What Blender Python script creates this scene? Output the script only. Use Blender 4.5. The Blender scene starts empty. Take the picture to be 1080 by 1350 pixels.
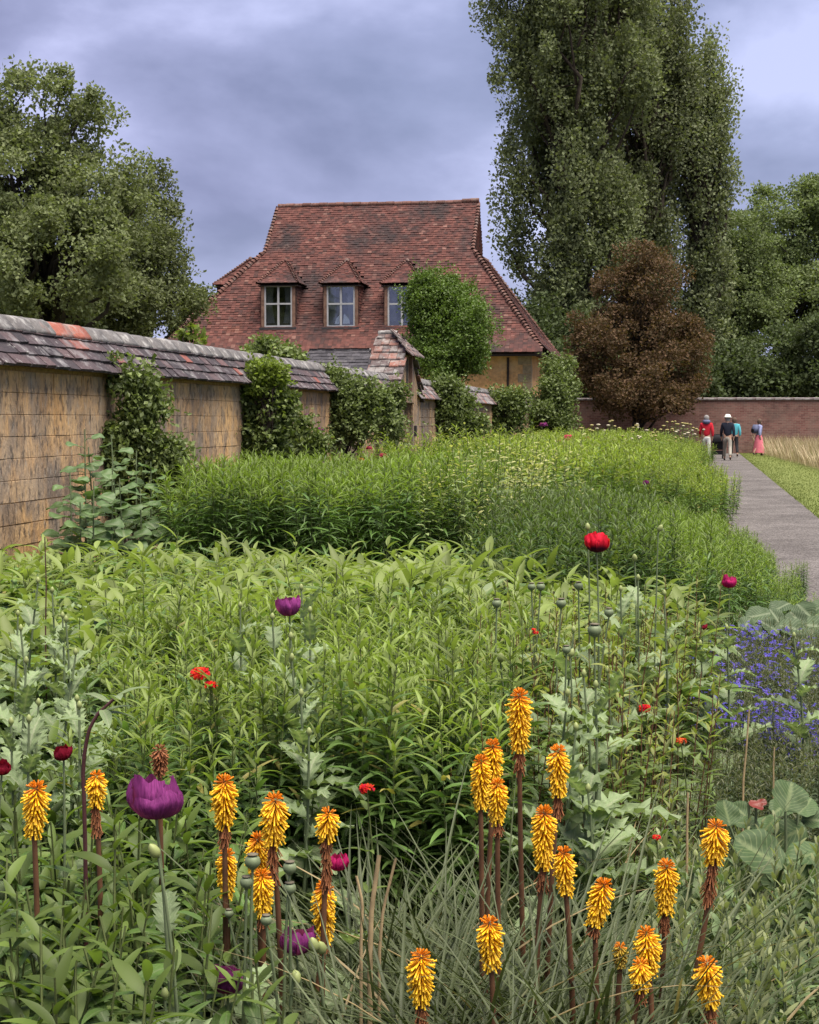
import bpy, math, random
import numpy as np
from mathutils import Vector, Matrix

# ------------------------------------------------------------------ camera
sc = bpy.context.scene
C = sc.collection
F = 2160.0                       # focal length in photo pixels (1080 wide)
CAMZ = 1.63
HOR = 553.0                      # horizon row in the photo
PITCH = math.atan((675.0 - HOR) / F)
cam = bpy.data.objects.new('camera', bpy.data.cameras.new('camera'))
C.objects.link(cam)
cam.location = (0, 0, CAMZ)
cam.rotation_euler = (math.radians(90) - PITCH, 0, 0)
cam.data.sensor_fit = 'HORIZONTAL'
cam.data.sensor_width = 36.0
cam.data.lens = 36.0 * F / 1080.0
cam.data.clip_end = 2000
cam.data.clip_start = 0.05
sc.camera = cam

# ------------------------------------------------------------------ world, sun, exposure
SUN_EL, SUN_AZ = math.radians(72), math.radians(135)   # azimuth clockwise from +Y
w = bpy.data.worlds.new('World'); sc.world = w; w.use_nodes = True
nt = w.node_tree; nt.nodes.clear()
def N(t, kind, **kw):
    n = t.nodes.new(kind)
    for k, v in kw.items():
        if k.startswith('i_'): n.inputs[k[2:].replace('_', ' ')].default_value = v
        else: setattr(n, k, v)
    return n
out = N(nt, 'ShaderNodeOutputWorld')
bg = N(nt, 'ShaderNodeBackground')
sky = N(nt, 'ShaderNodeTexSky', sky_type='NISHITA', sun_disc=False, sun_elevation=SUN_EL, sun_rotation=SUN_AZ)
skm = N(nt, 'ShaderNodeVectorMath', operation='SCALE'); skm.inputs['Scale'].default_value = 0.035
nt.links.new(sky.outputs[0], skm.inputs[0])
tc = N(nt, 'ShaderNodeTexCoord')
mp = N(nt, 'ShaderNodeMapping'); mp.inputs['Scale'].default_value = (1.0, 1.0, 1.9); mp.inputs['Location'].default_value = (3.3, 1.25, 0.42)
nt.links.new(tc.outputs['Generated'], mp.inputs[0])
n1 = N(nt, 'ShaderNodeTexNoise'); n1.inputs['Scale'].default_value = 5.4; n1.inputs['Detail'].default_value = 9; n1.inputs['Roughness'].default_value = 0.50; n1.inputs['Distortion'].default_value = 0.12
nt.links.new(mp.outputs[0], n1.inputs[0])
rp = N(nt, 'ShaderNodeValToRGB')
e = rp.color_ramp.elements
e[0].position = 0.37; e[0].color = (0.062, 0.068, 0.115, 1)
e[1].position = 0.64; e[1].color = (0.160, 0.168, 0.252, 1)
e2 = rp.color_ramp.elements.new(0.5); e2.color = (0.094, 0.101, 0.162, 1)
nt.links.new(n1.outputs[0], rp.inputs[0])
n2 = N(nt, 'ShaderNodeTexNoise'); n2.inputs['Scale'].default_value = 1.7; n2.inputs['Detail'].default_value = 3
nt.links.new(mp.outputs[0], n2.inputs[0])
r2 = N(nt, 'ShaderNodeValToRGB'); r2.color_ramp.elements[0].position = 0.40; r2.color_ramp.elements[1].position = 0.66
r2.color_ramp.elements[0].color = (0.80, 0.80, 0.80, 1); r2.color_ramp.elements[1].color = (1, 1, 1, 1)
nt.links.new(n2.outputs[0], r2.inputs[0])
mx = N(nt, 'ShaderNodeMix', data_type='RGBA')
nt.links.new(r2.outputs[0], mx.inputs[0])
nt.links.new(skm.outputs[0], mx.inputs[6]); nt.links.new(rp.outputs[0], mx.inputs[7])
nt.links.new(mx.outputs[2], bg.inputs[0]); bg.inputs[1].default_value = 1.0
nt.links.new(bg.outputs[0], out.inputs[0])

sl = bpy.data.lights.new('sun', 'SUN'); sl.energy = 2.5; sl.angle = math.radians(55); sl.color = (1.0, 0.93, 0.80)
so = bpy.data.objects.new('sun', sl); C.objects.link(so)
sd = Vector((math.sin(SUN_AZ) * math.cos(SUN_EL), math.cos(SUN_AZ) * math.cos(SUN_EL), math.sin(SUN_EL)))
so.rotation_euler = sd.to_track_quat('Z', 'Y').to_euler(); so.location = (20, -20, 40)

sc.view_settings.view_transform = 'Standard'; sc.view_settings.look = 'None'
sc.view_settings.gamma = 1.0; sc.view_settings.exposure = 2.12
try: sc.view_settings.use_curve_mapping = False
except Exception: pass
sc.render.engine = 'CYCLES'
sc.cycles.use_denoising = True
sc.cycles.max_bounces = 8; sc.cycles.diffuse_bounces = 6; sc.cycles.glossy_bounces = 2
sc.cycles.transmission_bounces = 5; sc.cycles.transparent_max_bounces = 6

# ------------------------------------------------------------------ helpers: pixels to places
CP, SP = math.cos(PITCH), math.sin(PITCH)
def ray(px, py):
    x = (px - 540.0) / F; y = -(py - 675.0) / F
    return Vector((x, CP + y * SP, -SP + y * CP))
def at_Y(px, py, Y):
    d = ray(px, py); k = Y / d.y
    return Vector((d.x * k, Y, CAMZ + d.z * k))
def at_z(px, py, z):
    d = ray(px, py); k = (z - CAMZ) / d.z
    return Vector((d.x * k, d.y * k, z))
def proj(p):
    x, y, z = p[0], p[1], p[2] - CAMZ
    f = y * CP - z * SP; u = y * SP + z * CP
    return 540 + F * x / f, 675 - F * u / f
def gX(px, Y):                   # world x of column px at depth Y (ground-ish)
    return (px - 540.0) / F * Y
rng = np.random.default_rng(7)
rnd = random.Random(11)

# ------------------------------------------------------------------ helpers: objects
def tag(o, label=None, cat=None, group=None, kind=None):
    if label: o['label'] = label
    if cat: o['category'] = cat
    if group: o['group'] = group
    if kind: o['kind'] = kind
    return o
def new(name, mesh, parent=None, loc=None, rz=0.0, s=None):
    o = bpy.data.objects.new(name, mesh); C.objects.link(o)
    if parent is not None: o.parent = parent
    if loc is not None: o.location = loc
    if rz: o.rotation_euler = (0, 0, rz)
    if s is not None: o.scale = (s, s, s) if not hasattr(s, '__len__') else s
    return o
def empty(name, loc, rz=0.0):
    return new(name, None, None, loc, rz)
_noise_p = rng.uniform(0, 6.28, (8, 3)); _noise_f = rng.uniform(0.4, 1.6, (8, 3))
def lump(x, y, sc_=1.0):
    a = 0
    for i in range(8):
        a += math.sin(x * _noise_f[i, 0] * sc_ + y * _noise_f[i, 1] * sc_ * (1 if i % 2 else -1) + _noise_p[i, 0])
    return a / 8

class Tpl:
    pass
def leaf_tpl(nseg=6, prof=None, fold=0.25, across=2, wav=0.0, teeth=0.0):
    """A leaf lying along +y, length 1, width 1; quads only."""
    t = Tpl(); V = []; UV = []; Fc = []
    prof = prof or (lambda y: math.sin(math.pi * min(1, y ** 0.8)) ** 0.9)
    m = across + 1
    for i in range(nseg + 1):
        y = i / nseg
        wd = max(0.02, prof(y))
        if teeth: wd *= (1 - teeth * (i % 2))
        for j in range(m):
            q = j / across * 2 - 1
            yy = y - (teeth * 0.10 * abs(q) * (1 if i % 2 else -0.6))
            V.append((0.5 * q * wd, yy, fold * abs(q) * wd * 0.5 + wav * math.sin(i * 2.1 + j * 1.7) * abs(q)))
            UV.append((j / across, y))
    for i in range(nseg):
        for j in range(across):
            a = i * m + j
            Fc.append((a, a + 1, a + m + 1, a + m))
    t.V = np.array(V, float); t.UV = np.array(UV, float); t.F = np.array(Fc, int)
    return t
def card_tpl():
    t = Tpl()
    t.V = np.array([(0, 0, 0), (-.5, .5, .06), (0, 1, 0), (.5, .5, .06)], float)
    t.UV = np.array([(.5, 0), (0, .5), (.5, 1), (1, .5)], float)
    t.F = np.array([(0, 3, 2, 1)], int)
    return t
def tube_tpl(n=5, prof=((0, .3), (.3, .5), (.8, .4), (1, .5))):
    t = Tpl(); V = []; UV = []; Fc = []
    for (y, r) in prof:
        for k in range(n):
            a = 2 * math.pi * k / n
            V.append((r * math.cos(a), y, r * math.sin(a))); UV.append((k / n, y))
    for i in range(len(prof) - 1):
        for k in range(n):
            a, b = i * n + k, i * n + (k + 1) % n
            Fc.append((a, b, b + n, a + n))
    t.V = np.array(V, float); t.UV = np.array(UV, float); t.F = np.array(Fc, int)
    return t
def unit(a):
    a = np.asarray(a, float)
    return a / np.maximum(1e-9, np.linalg.norm(a, axis=-1, keepdims=True))

class Soup:
    """Collects many small shapes (all quads) into one mesh."""
    def __init__(s): s.v = []; s.f = []; s.uv = []; s.n = 0; s.mi = []
    def raw(s, V, Fc, UV=None, mat=0):
        V = np.asarray(V, float); Fc = np.asarray(Fc, int)
        s.v.append(V); s.f.append(Fc + s.n)
        UV = np.zeros((len(V), 2)) if UV is None else np.asarray(UV, float)
        s.uv.append(UV); s.n += len(V); s.mi.append(np.full(len(Fc), mat, int))
    def leaves(s, t, P, D, Nn, L, W, bend=0.0, mat=0):
        P = np.atleast_2d(np.asarray(P, float)); k = len(P)
        if k == 0: return
        D = unit(np.broadcast_to(np.asarray(D, float), (k, 3)))
        Nn = np.broadcast_to(np.asarray(Nn, float), (k, 3))
        S = np.cross(D, Nn); bad = np.linalg.norm(S, axis=1) < 1e-4
        if bad.any(): S = S.copy(); S[bad] = np.cross(D[bad], np.array([1.0, .3, .2]))
        S = unit(S); Nn = np.cross(S, D)
        L = np.broadcast_to(np.asarray(L, float), (k,))[:, None]; W = np.broadcast_to(np.asarray(W, float), (k,))[:, None]
        c = np.broadcast_to(np.asarray(bend, float), (k,))[:, None]
        c = np.where(np.abs(c) < 1e-3, 1e-3, c)
        x = t.V[None, :, 0] * W; y = t.V[None, :, 1]; z = t.V[None, :, 2] * W
        th = c * y; R = L / c
        py = R * np.sin(th) + z * np.sin(th); pz = -R * (1 - np.cos(th)) + z * np.cos(th)
        X = P[:, None, :] + x[..., None] * S[:, None, :] + py[..., None] * D[:, None, :] + pz[..., None] * Nn[:, None, :]
        nv = len(t.V)
        Fc = (t.F[None] + (np.arange(k) * nv)[:, None, None]).reshape(-1, t.F.shape[1])
        s.raw(X.reshape(-1, 3), Fc, np.tile(t.UV, (k, 1)), mat)
    def tube(s, pts, rad, n=5, mat=0, cap=False):
        pts = np.asarray(pts, float); m = len(pts)
        rad = np.broadcast_to(np.asarray(rad, float), (m,))
        tg = unit(np.gradient(pts, axis=0))
        ref = np.array([0.0, 1.0, 0.0]) if abs(tg[0][2]) > .7 else np.array([0.0, 0.0, 1.0])
        A = unit(np.cross(tg, ref)); B = np.cross(tg, A)
        an = np.arange(n) * 2 * math.pi / n
        V = pts[:, None, :] + rad[:, None, None] * (np.cos(an)[None, :, None] * A[:, None, :] + np.sin(an)[None, :, None] * B[:, None, :])
        Fc = []; UV = []
        for i in range(m):
            for k in range(n): UV.append((k / n, i / max(1, m - 1)))
        for i in range(m - 1):
            for k in range(n):
                a, b = i * n + k, i * n + (k + 1) % n
                Fc.append((a, b, b + n, a + n))
        V = V.reshape(-1, 3)
        if cap and n == 4:
            Fc.append((3, 2, 1, 0)); e0 = (m - 1) * n; Fc.append((e0, e0 + 1, e0 + 2, e0 + 3))
        s.raw(V, Fc, UV, mat)
    def hexa(s, c8, mat=0):
        """box from 8 corners: bottom ring 0-3, top ring 4-7"""
        s.raw(c8, [(3, 2, 1, 0), (4, 5, 6, 7), (0, 1, 5, 4), (1, 2, 6, 5), (2, 3, 7, 6), (3, 0, 4, 7)],
              [(0, 0), (1, 0), (1, 1), (0, 1)] * 2, mat)
    def box(s, lo, hi, mat=0, fr=None):
        x0, y0, z0 = lo; x1, y1, z1 = hi
        c = [(x0, y0, z0), (x1, y0, z0), (x1, y1, z0), (x0, y1, z0), (x0, y0, z1), (x1, y0, z1), (x1, y1, z1), (x0, y1, z1)]
        if fr: c = [fr(*p) for p in c]
        s.hexa(c, mat)
    def lathe(s, prof, n=10, loc=(0, 0, 0), mat=0, axis=None):
        pts = [Vector((0, 0, z)) for r, z in prof]
        V = []; Fc = []
        Q = Vector((0, 0, 1)).rotation_difference(Vector(axis)).to_matrix() if axis is not None else Matrix.Identity(3)
        for r, z in prof:
            for k in range(n):
                a = 2 * math.pi * k / n
                V.append(tuple(Q @ Vector((r * math.cos(a), r * math.sin(a), z)) + Vector(loc)))
        for i in range(len(prof) - 1):
            for k in range(n):
                a, b = i * n + k, i * n + (k + 1) % n
                Fc.append((a, b, b + n, a + n))
        s.raw(V, Fc, None, mat)
    def mesh(s, name, mats, smooth=True):
        me = bpy.data.meshes.new(name)
        V = np.concatenate(s.v); Fc = np.concatenate(s.f); UV = np.concatenate(s.uv); mi = np.concatenate(s.mi)
        me.vertices.add(len(V)); me.vertices.foreach_set('co', V.astype(np.float32).ravel())
        me.loops.add(Fc.size); me.loops.foreach_set('vertex_index', Fc.astype(np.int32).ravel())
        me.polygons.add(len(Fc)); me.polygons.foreach_set('loop_start', (np.arange(len(Fc)) * 4).astype(np.int32))
        me.polygons.foreach_set('material_index', mi.astype(np.int32))
        me.polygons.foreach_set('use_smooth', np.full(len(Fc), bool(smooth)))
        ul = me.uv_layers.new(name='UVMap'); ul.data.foreach_set('uv', UV[Fc.ravel()].astype(np.float32).ravel())
        for m in (mats if isinstance(mats, (list, tuple)) else [mats]): me.materials.append(m)
        me.update(calc_edges=True)
        return me

# ------------------------------------------------------------------ materials
def _mat(name):
    m = bpy.data.materials.new(name); m.use_nodes = True
    t = m.node_tree; t.nodes.clear()
    o = N(t, 'ShaderNodeOutputMaterial'); return m, t, o
def ramp(t, fac, stops):
    r = N(t, 'ShaderNodeValToRGB'); el = r.color_ramp.elements
    el[0].position, el[0].color = stops[0][0], (*stops[0][1], 1)
    el[1].position, el[1].color = stops[-1][0], (*stops[-1][1], 1)
    for p, c in stops[1:-1]:
        x = el.new(p); x.color = (*c, 1)
    t.links.new(fac, r.inputs[0]); return r.outputs[0]
def mixc(t, fac, a, b, blend='MIX'):
    m = N(t, 'ShaderNodeMix', data_type='RGBA', blend_type=blend)
    for s, v in ((0, fac), (6, a), (7, b)):
        if isinstance(v, (int, float)): m.inputs[s].default_value = v
        elif isinstance(v, tuple): m.inputs[s].default_value = (*v, 1) if len(v) == 3 else v
        else: t.links.new(v, m.inputs[s])
    return m.outputs[2]
def noise(t, scale, detail=3, rough=.55, coord='Object', vec=None, stretch=None):
    n = N(t, 'ShaderNodeTexNoise'); n.inputs['Scale'].default_value = scale
    n.inputs['Detail'].default_value = detail; n.inputs['Roughness'].default_value = rough
    if vec is None:
        c = N(t, 'ShaderNodeTexCoord'); vec = c.outputs[coord]
    if stretch:
        mp_ = N(t, 'ShaderNodeMapping'); mp_.inputs['Scale'].default_value = stretch
        t.links.new(vec, mp_.inputs[0]); vec = mp_.outputs[0]
    t.links.new(vec, n.inputs[0]); return n.outputs[0]
def leafmat(name, a, b, tr=0.35, rough=0.45, spec=0.35, vein=0.0, veincol=(.30, .34, .14), c=None, blotch=None, gain=1.35, streak=False, side=0.0):
    m, t, o = _mat(name)
    if gain != 1.0: a, b = (tuple(x * gain * k for x, k in zip(q, (.84, 1.0, .80))) for q in (a, b))
    g = N(t, 'ShaderNodeNewGeometry'); oi = N(t, 'ShaderNodeObjectInfo')
    stops = [(0.0, a), (1.0, b)] if c is None else [(0.0, a), (.955, b), (.965, c), (1.0, c)]
    col = ramp(t, g.outputs['Random Per Island'], stops)
    hs = N(t, 'ShaderNodeHueSaturation')
    mr = N(t, 'ShaderNodeMapRange'); mr.inputs[3].default_value = 0.80; mr.inputs[4].default_value = 1.22
    t.links.new(oi.outputs['Random'], mr.inputs[0]); t.links.new(mr.outputs[0], hs.inputs['Value'])
    mr2 = N(t, 'ShaderNodeMapRange'); mr2.inputs[3].default_value = 0.485; mr2.inputs[4].default_value = 0.512
    t.links.new(g.outputs['Random Per Island'], mr2.inputs[0]); t.links.new(mr2.outputs[0], hs.inputs['Hue'])
    t.links.new(col, hs.inputs['Color']); col = hs.outputs[0]
    uv = N(t, 'ShaderNodeUVMap'); sep = N(t, 'ShaderNodeSeparateXYZ'); t.links.new(uv.outputs[0], sep.inputs[0])
    if vein:
        sb = N(t, 'ShaderNodeMath', operation='SUBTRACT'); sb.inputs[1].default_value = .5; t.links.new(sep.outputs[0], sb.inputs[0])
        ab = N(t, 'ShaderNodeMath', operation='ABSOLUTE'); t.links.new(sb.outputs[0], ab.inputs[0])
        f = ramp(t, ab.outputs[0], [(0.03, (vein,) * 3), (0.09, (0, 0, 0))])
        col = mixc(t, f, col, veincol)
    if side:                                               # side veins branching off the midrib
        sb2 = N(t, 'ShaderNodeMath', operation='SUBTRACT'); sb2.inputs[1].default_value = .5; t.links.new(sep.outputs[0], sb2.inputs[0])
        ab2 = N(t, 'ShaderNodeMath', operation='ABSOLUTE'); t.links.new(sb2.outputs[0], ab2.inputs[0])
        ma = N(t, 'ShaderNodeMath', operation='MULTIPLY_ADD'); ma.inputs[1].default_value = -.75; t.links.new(ab2.outputs[0], ma.inputs[0]); t.links.new(sep.outputs[1], ma.inputs[2])
        ml = N(t, 'ShaderNodeMath', operation='MULTIPLY'); ml.inputs[1].default_value = 8.0; t.links.new(ma.outputs[0], ml.inputs[0])
        pp = N(t, 'ShaderNodeMath', operation='PINGPONG'); pp.inputs[1].default_value = .5; t.links.new(ml.outputs[0], pp.inputs[0])
        col = mixc(t, ramp(t, pp.outputs[0], [(.03, (side,) * 3), (.13, (0, 0, 0))]), col, veincol)
        nz = noise(t, 14.0, 4, .6, vec=uv.outputs[0])
        col = mixc(t, .5, col, ramp(t, nz, [(.3, (.6, .62, .55)), (.7, (1.3, 1.28, 1.2))]), 'MULTIPLY')
    if blotch:
        f = ramp(t, sep.outputs[1], [(blotch[0], (1, 1, 1)), (blotch[1], (0, 0, 0))])
        col = mixc(t, f, col, blotch[2])
    p = N(t, 'ShaderNodeBsdfPrincipled'); p.inputs['Roughness'].default_value = rough
    p.inputs['Specular IOR Level'].default_value = spec
    if streak:
        sn = noise(t, 1.0, 4, .6, vec=uv.outputs[0], stretch=(26, 2.5, 1))
        col = mixc(t, 1.0, col, ramp(t, sn, [(.3, (.55, .5, .55)), (.7, (1.45, 1.5, 1.45))]), 'MULTIPLY')
        b = N(t, 'ShaderNodeBump'); b.inputs['Strength'].default_value = .7; b.inputs['Distance'].default_value = .004
        t.links.new(sn, b.inputs['Height']); t.links.new(b.outputs[0], p.inputs['Normal'])
    t.links.new(col, p.inputs['Base Color'])
    if tr > 0:
        tl = N(t, 'ShaderNodeBsdfTranslucent')
        c2 = mixc(t, 1.0, col, (1.08, 1.2, .55), 'MULTIPLY'); t.links.new(c2, tl.inputs[0])
        ms = N(t, 'ShaderNodeMixShader'); ms.inputs[0].default_value = tr
        t.links.new(p.outputs[0], ms.inputs[1]); t.links.new(tl.outputs[0], ms.inputs[2]); t.links.new(ms.outputs[0], o.inputs[0])
    else: t.links.new(p.outputs[0], o.inputs[0])
    return m
def plain(name, col, rough=.7, spec=.3, var=0.25, scale=8.0, metal=0.0, bump=0.0):
    m, t, o = _mat(name)
    p = N(t, 'ShaderNodeBsdfPrincipled'); p.inputs['Roughness'].default_value = rough; p.inputs['Metallic'].default_value = metal
    p.inputs['Specular IOR Level'].default_value = spec
    n = noise(t, scale, 4)
    d = tuple(x * (1 - var) for x in col); l = tuple(min(1, x * (1 + var)) for x in col)
    t.links.new(ramp(t, n, [(.3, d), (.7, l)]), p.inputs['Base Color'])
    if bump:
        b = N(t, 'ShaderNodeBump'); b.inputs['Strength'].default_value = bump; b.inputs['Distance'].default_value = .02
        t.links.new(n, b.inputs['Height']); t.links.new(b.outputs[0], p.inputs['Normal'])
    t.links.new(p.outputs[0], o.inputs[0]); return m
def piecemat(name, stops, wear=None, wear_scale=3.0, wear_range=(.5, .65), fine=30.0, rough=.85, bump=.4, obj_random=False, stretch=None, coord='Object'):
    """tiles, bricks and stones: a colour per piece, blotches of wear across them, fine grain"""
    m, t, o = _mat(name)
    g = N(t, 'ShaderNodeNewGeometry'); r = g.outputs['Random Per Island']
    tcx = N(t, 'ShaderNodeTexCoord')
    vec = tcx.outputs['Object']
    if obj_random:
        oi = N(t, 'ShaderNodeObjectInfo'); r = oi.outputs['Random']
        vec = g.outputs['Position']
    col = ramp(t, r, stops)
    fn = noise(t, fine, 4, .6, vec=vec, stretch=stretch)
    col = mixc(t, .75, col, ramp(t, fn, [(.3, (.55, .55, .55)), (.7, (1.35, 1.35, 1.35))]), 'MULTIPLY')
    for wcol, wsc, (w0, w1), amt in (wear or []):
        wn = noise(t, wsc, 5, .65, vec=vec, stretch=stretch)
        f = ramp(t, wn, [(w0, (0, 0, 0)), (w1, (amt,) * 3)])
        col = mixc(t, f, col, wcol)
    p = N(t, 'ShaderNodeBsdfPrincipled'); p.inputs['Roughness'].default_value = rough; p.inputs['Specular IOR Level'].default_value = .25
    t.links.new(col, p.inputs['Base Color'])
    b = N(t, 'ShaderNodeBump'); b.inputs['Strength'].default_value = bump; b.inputs['Distance'].default_value = .015
    t.links.new(fn, b.inputs['Height']); t.links.new(b.outputs[0], p.inputs['Normal'])
    t.links.new(p.outputs[0], o.inputs[0]); return m

M = {}
M['house_tile'] = piecemat('house_tile', [(0, (.046, .021, .019)), (.25, (.070, .026, .022)), (.6, (.090, .032, .027)), (.94, (.110, .042, .034)), (1, (.15, .078, .064))],
    wear=[((.020, .016, .018), .55, (.46, .64), .85), ((.17, .12, .105), 3.2, (.60, .74), .4), ((.14, .05, .03), .9, (.60, .75), .45)], fine=5.0, bump=.3)
M['ridge_tile'] = piecemat('ridge_tile', [(0, (.075, .034, .028)), (1, (.135, .065, .052))], wear=[((.15, .135, .125), 3.0, (.5, .7), .6)], fine=12)
M['coping_tile'] = piecemat('coping_tile', [(0, (.030, .025, .030)), (.5, (.052, .039, .045)), (.93, (.078, .052, .056)), (.965, (.17, .06, .05)), (1, (.17, .06, .05))],
    wear=[((.19, .18, .19), 3.2, (.52, .66), .7), ((.36, .35, .345), 11.0, (.60, .70), .75), ((.02, .02, .022), 2.0, (.60, .75), .6)], fine=40, bump=.5, obj_random=True)
M['coping_far'] = piecemat('coping_far', [(0, (.05, .042, .048)), (.5, (.095, .07, .072)), (.9, (.14, .09, .085)), (1, (.20, .09, .07))],
    wear=[((.26, .25, .25), 2.6, (.46, .62), .7), ((.38, .37, .36), 9.0, (.60, .72), .6)], fine=25, bump=.5)
M['wall_block'] = piecemat('wall_block', [(0, (.46, .265, .115)), (.5, (.53, .320, .150)), (1, (.58, .375, .190))],
    wear=[((.36, .28, .21), 1.6, (.45, .60), .7), ((.125, .098, .085), 0.75, (.45, .58), .8), ((.20, .165, .14), 3.5, (.50, .60), .6), ((.050, .042, .040), 16.0, (.52, .62), .7), ((.40, .36, .31), 22.0, (.60, .68), .6)], fine=34, bump=1.0, obj_random=True, stretch=(1, 1, .45))
M['wall_far'] = piecemat('wall_far', [(0, (.46, .265, .115)), (.5, (.53, .320, .150)), (1, (.58, .375, .190))],
    wear=[((.36, .28, .21), 1.6, (.45, .60), .7), ((.125, .098, .085), 0.75, (.45, .58), .8), ((.20, .165, .14), 3.5, (.50, .60), .6), ((.050, .042, .040), 16.0, (.52, .62), .7), ((.40, .36, .31), 22.0, (.60, .68), .6)], fine=34, bump=1.0, stretch=(1, 1, .45))
M['mortar'] = plain('mortar', (.26, .165, .085), .95, .1, .3, 20, bump=.3)
M['house_wall'] = piecemat('house_wall', [(0, (.58, .315, .125)), (1, (.66, .39, .17))], wear=[((.66, .47, .26), 1.2, (.48, .66), .7), ((.42, .19, .07), 2.4, (.56, .70), .6)], fine=7, bump=.6)
M['fascia'] = plain('fascia', (.035, .025, .022), .7)
M['old_timber'] = plain('old_timber', (.17, .10, .075), .8, .2, .4, 6, bump=.3)
M['window_white'] = plain('window_white', (.36, .36, .38), .5, .4, .12, 5)
M['lead'] = plain('lead', (.03, .03, .035), .5, .5)
M['curtain'] = plain('curtain', (.16, .15, .16), .9, .1, .2, 3)
M['linen'] = plain('linen', (.62, .62, .64), .9, .1, .1, 3)
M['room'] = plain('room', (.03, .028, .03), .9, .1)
M['slate'] = piecemat('slate', [(0, (.030, .028, .034)), (1, (.065, .06, .07))], wear=[((.14, .13, .13), 3, (.55, .7), .5)], fine=14)
M['bark'] = plain('bark', (.050, .040, .032), .9, .1, .5, 5, bump=.6)
M['bark_dark'] = plain('bark_dark', (.035, .03, .028), .9, .1, .5, 5, bump=.6)
M['soil'] = plain('soil', (.038, .028, .020), .95, .1, .5, 9, bump=.8)
def glassmat():
    m, t, o = _mat('window_glass')
    gl = N(t, 'ShaderNodeBsdfGlossy'); gl.inputs['Roughness'].default_value = .06; gl.inputs[0].default_value = (.9, .92, .95, 1)
    tp = N(t, 'ShaderNodeBsdfTransparent'); tp.inputs[0].default_value = (.72, .76, .80, 1)
    ms = N(t, 'ShaderNodeMixShader'); ms.inputs[0].default_value = .13
    nb = noise(t, 2.0, 1); b = N(t, 'ShaderNodeBump'); b.inputs['Strength'].default_value = .15; b.inputs['Distance'].default_value = .05
    t.links.new(nb, b.inputs['Height']); t.links.new(b.outputs[0], gl.inputs['Normal'])
    t.links.new(tp.outputs[0], ms.inputs[1]); t.links.new(gl.outputs[0], ms.inputs[2]); t.links.new(ms.outputs[0], o.inputs[0]); return m
M['glass'] = glassmat()
def brickwall_mat():
    m, t, o = _mat('old_red_brick')
    tcn = N(t, 'ShaderNodeTexCoord'); mpn = N(t, 'ShaderNodeMapping'); mpn.inputs['Rotation'].default_value = (math.radians(90), 0, 0)
    t.links.new(tcn.outputs['Object'], mpn.inputs[0])
    b = N(t, 'ShaderNodeTexBrick'); b.inputs['Scale'].default_value = 1.0
    b.inputs['Brick Width'].default_value = .24; b.inputs['Row Height'].default_value = .082; b.inputs['Mortar Size'].default_value = .008
    b.inputs['Color1'].default_value = (.135, .056, .050, 1); b.inputs['Color2'].default_value = (.24, .115, .098, 1); b.inputs['Mortar'].default_value = (.22, .165, .14, 1)
    t.links.new(mpn.outputs[0], b.inputs[0])
    col = mixc(t, ramp(t, noise(t, 1.3, 6, .7), [(.42, (0, 0, 0)), (.68, (.6, .6, .6))]), b.outputs[0], (.20, .15, .125))
    col = mixc(t, ramp(t, noise(t, .6, 5, .7), [(.5, (0, 0, 0)), (.72, (.7, .7, .7))]), col, (.06, .04, .038))
    p = N(t, 'ShaderNodeBsdfPrincipled'); p.inputs['Roughness'].default_value = .9; p.inputs['Specular IOR Level'].default_value = .2
    t.links.new(col, p.inputs['Base Color'])
    bp = N(t, 'ShaderNodeBump'); bp.inputs['Strength'].default_value = .6; bp.inputs['Distance'].default_value = .01
    t.links.new(b.outputs[1], bp.inputs['Height']); bp.invert = True
    t.links.new(bp.outputs[0], p.inputs['Normal'])
    t.links.new(p.outputs[0], o.inputs[0]); return m
M['brick'] = brickwall_mat()
def gravel_mat():
    m, t, o = _mat('gravel')
    v = N(t, 'ShaderNodeTexVoronoi'); v.inputs['Scale'].default_value = 55
    tcn = N(t, 'ShaderNodeTexCoord'); t.links.new(tcn.outputs['Object'], v.inputs[0])
    col = ramp(t, v.outputs['Color'], [(0, (.045, .041, .041)), (.5, (.098, .090, .089)), (1, (.19, .178, .174))])
    col = mixc(t, .8, col, ramp(t, noise(t, .7, 7, .75), [(.3, (.45, .42, .40)), (.7, (1.45, 1.40, 1.38))]), 'MULTIPLY')
    p = N(t, 'ShaderNodeBsdfPrincipled'); p.inputs['Roughness'].default_value = .95; p.inputs['Specular IOR Level'].default_value = .15
    t.links.new(col, p.inputs['Base Color'])
    b = N(t, 'ShaderNodeBump'); b.inputs['Strength'].default_value = .8; b.inputs['Distance'].default_value = .012
    t.links.new(v.outputs['Distance'], b.inputs['Height']); t.links.new(b.outputs[0], p.inputs['Normal'])
    t.links.new(p.outputs[0], o.inputs[0]); return m
M['gravel'] = gravel_mat()
def lawn_mat(name, a, b, s=3):
    m, t, o = _mat(name)
    col = mixc(t, .5, ramp(t, noise(t, s, 6, .7), [(.3, a), (.7, b)]), ramp(t, noise(t, 60, 3), [(.3, a), (.7, b)]))
    p = N(t, 'ShaderNodeBsdfPrincipled'); p.inputs['Roughness'].default_value = .9; p.inputs['Specular IOR Level'].default_value = .1
    t.links.new(col, p.inputs['Base Color']); t.links.new(p.outputs[0], o.inputs[0]); return m
M['lawn'] = lawn_mat('lawn', (.080, .105, .026), (.145, .160, .050), .7)
M['meadow'] = lawn_mat('meadow', (.07, .08, .025), (.13, .12, .05), 1.5)

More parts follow.
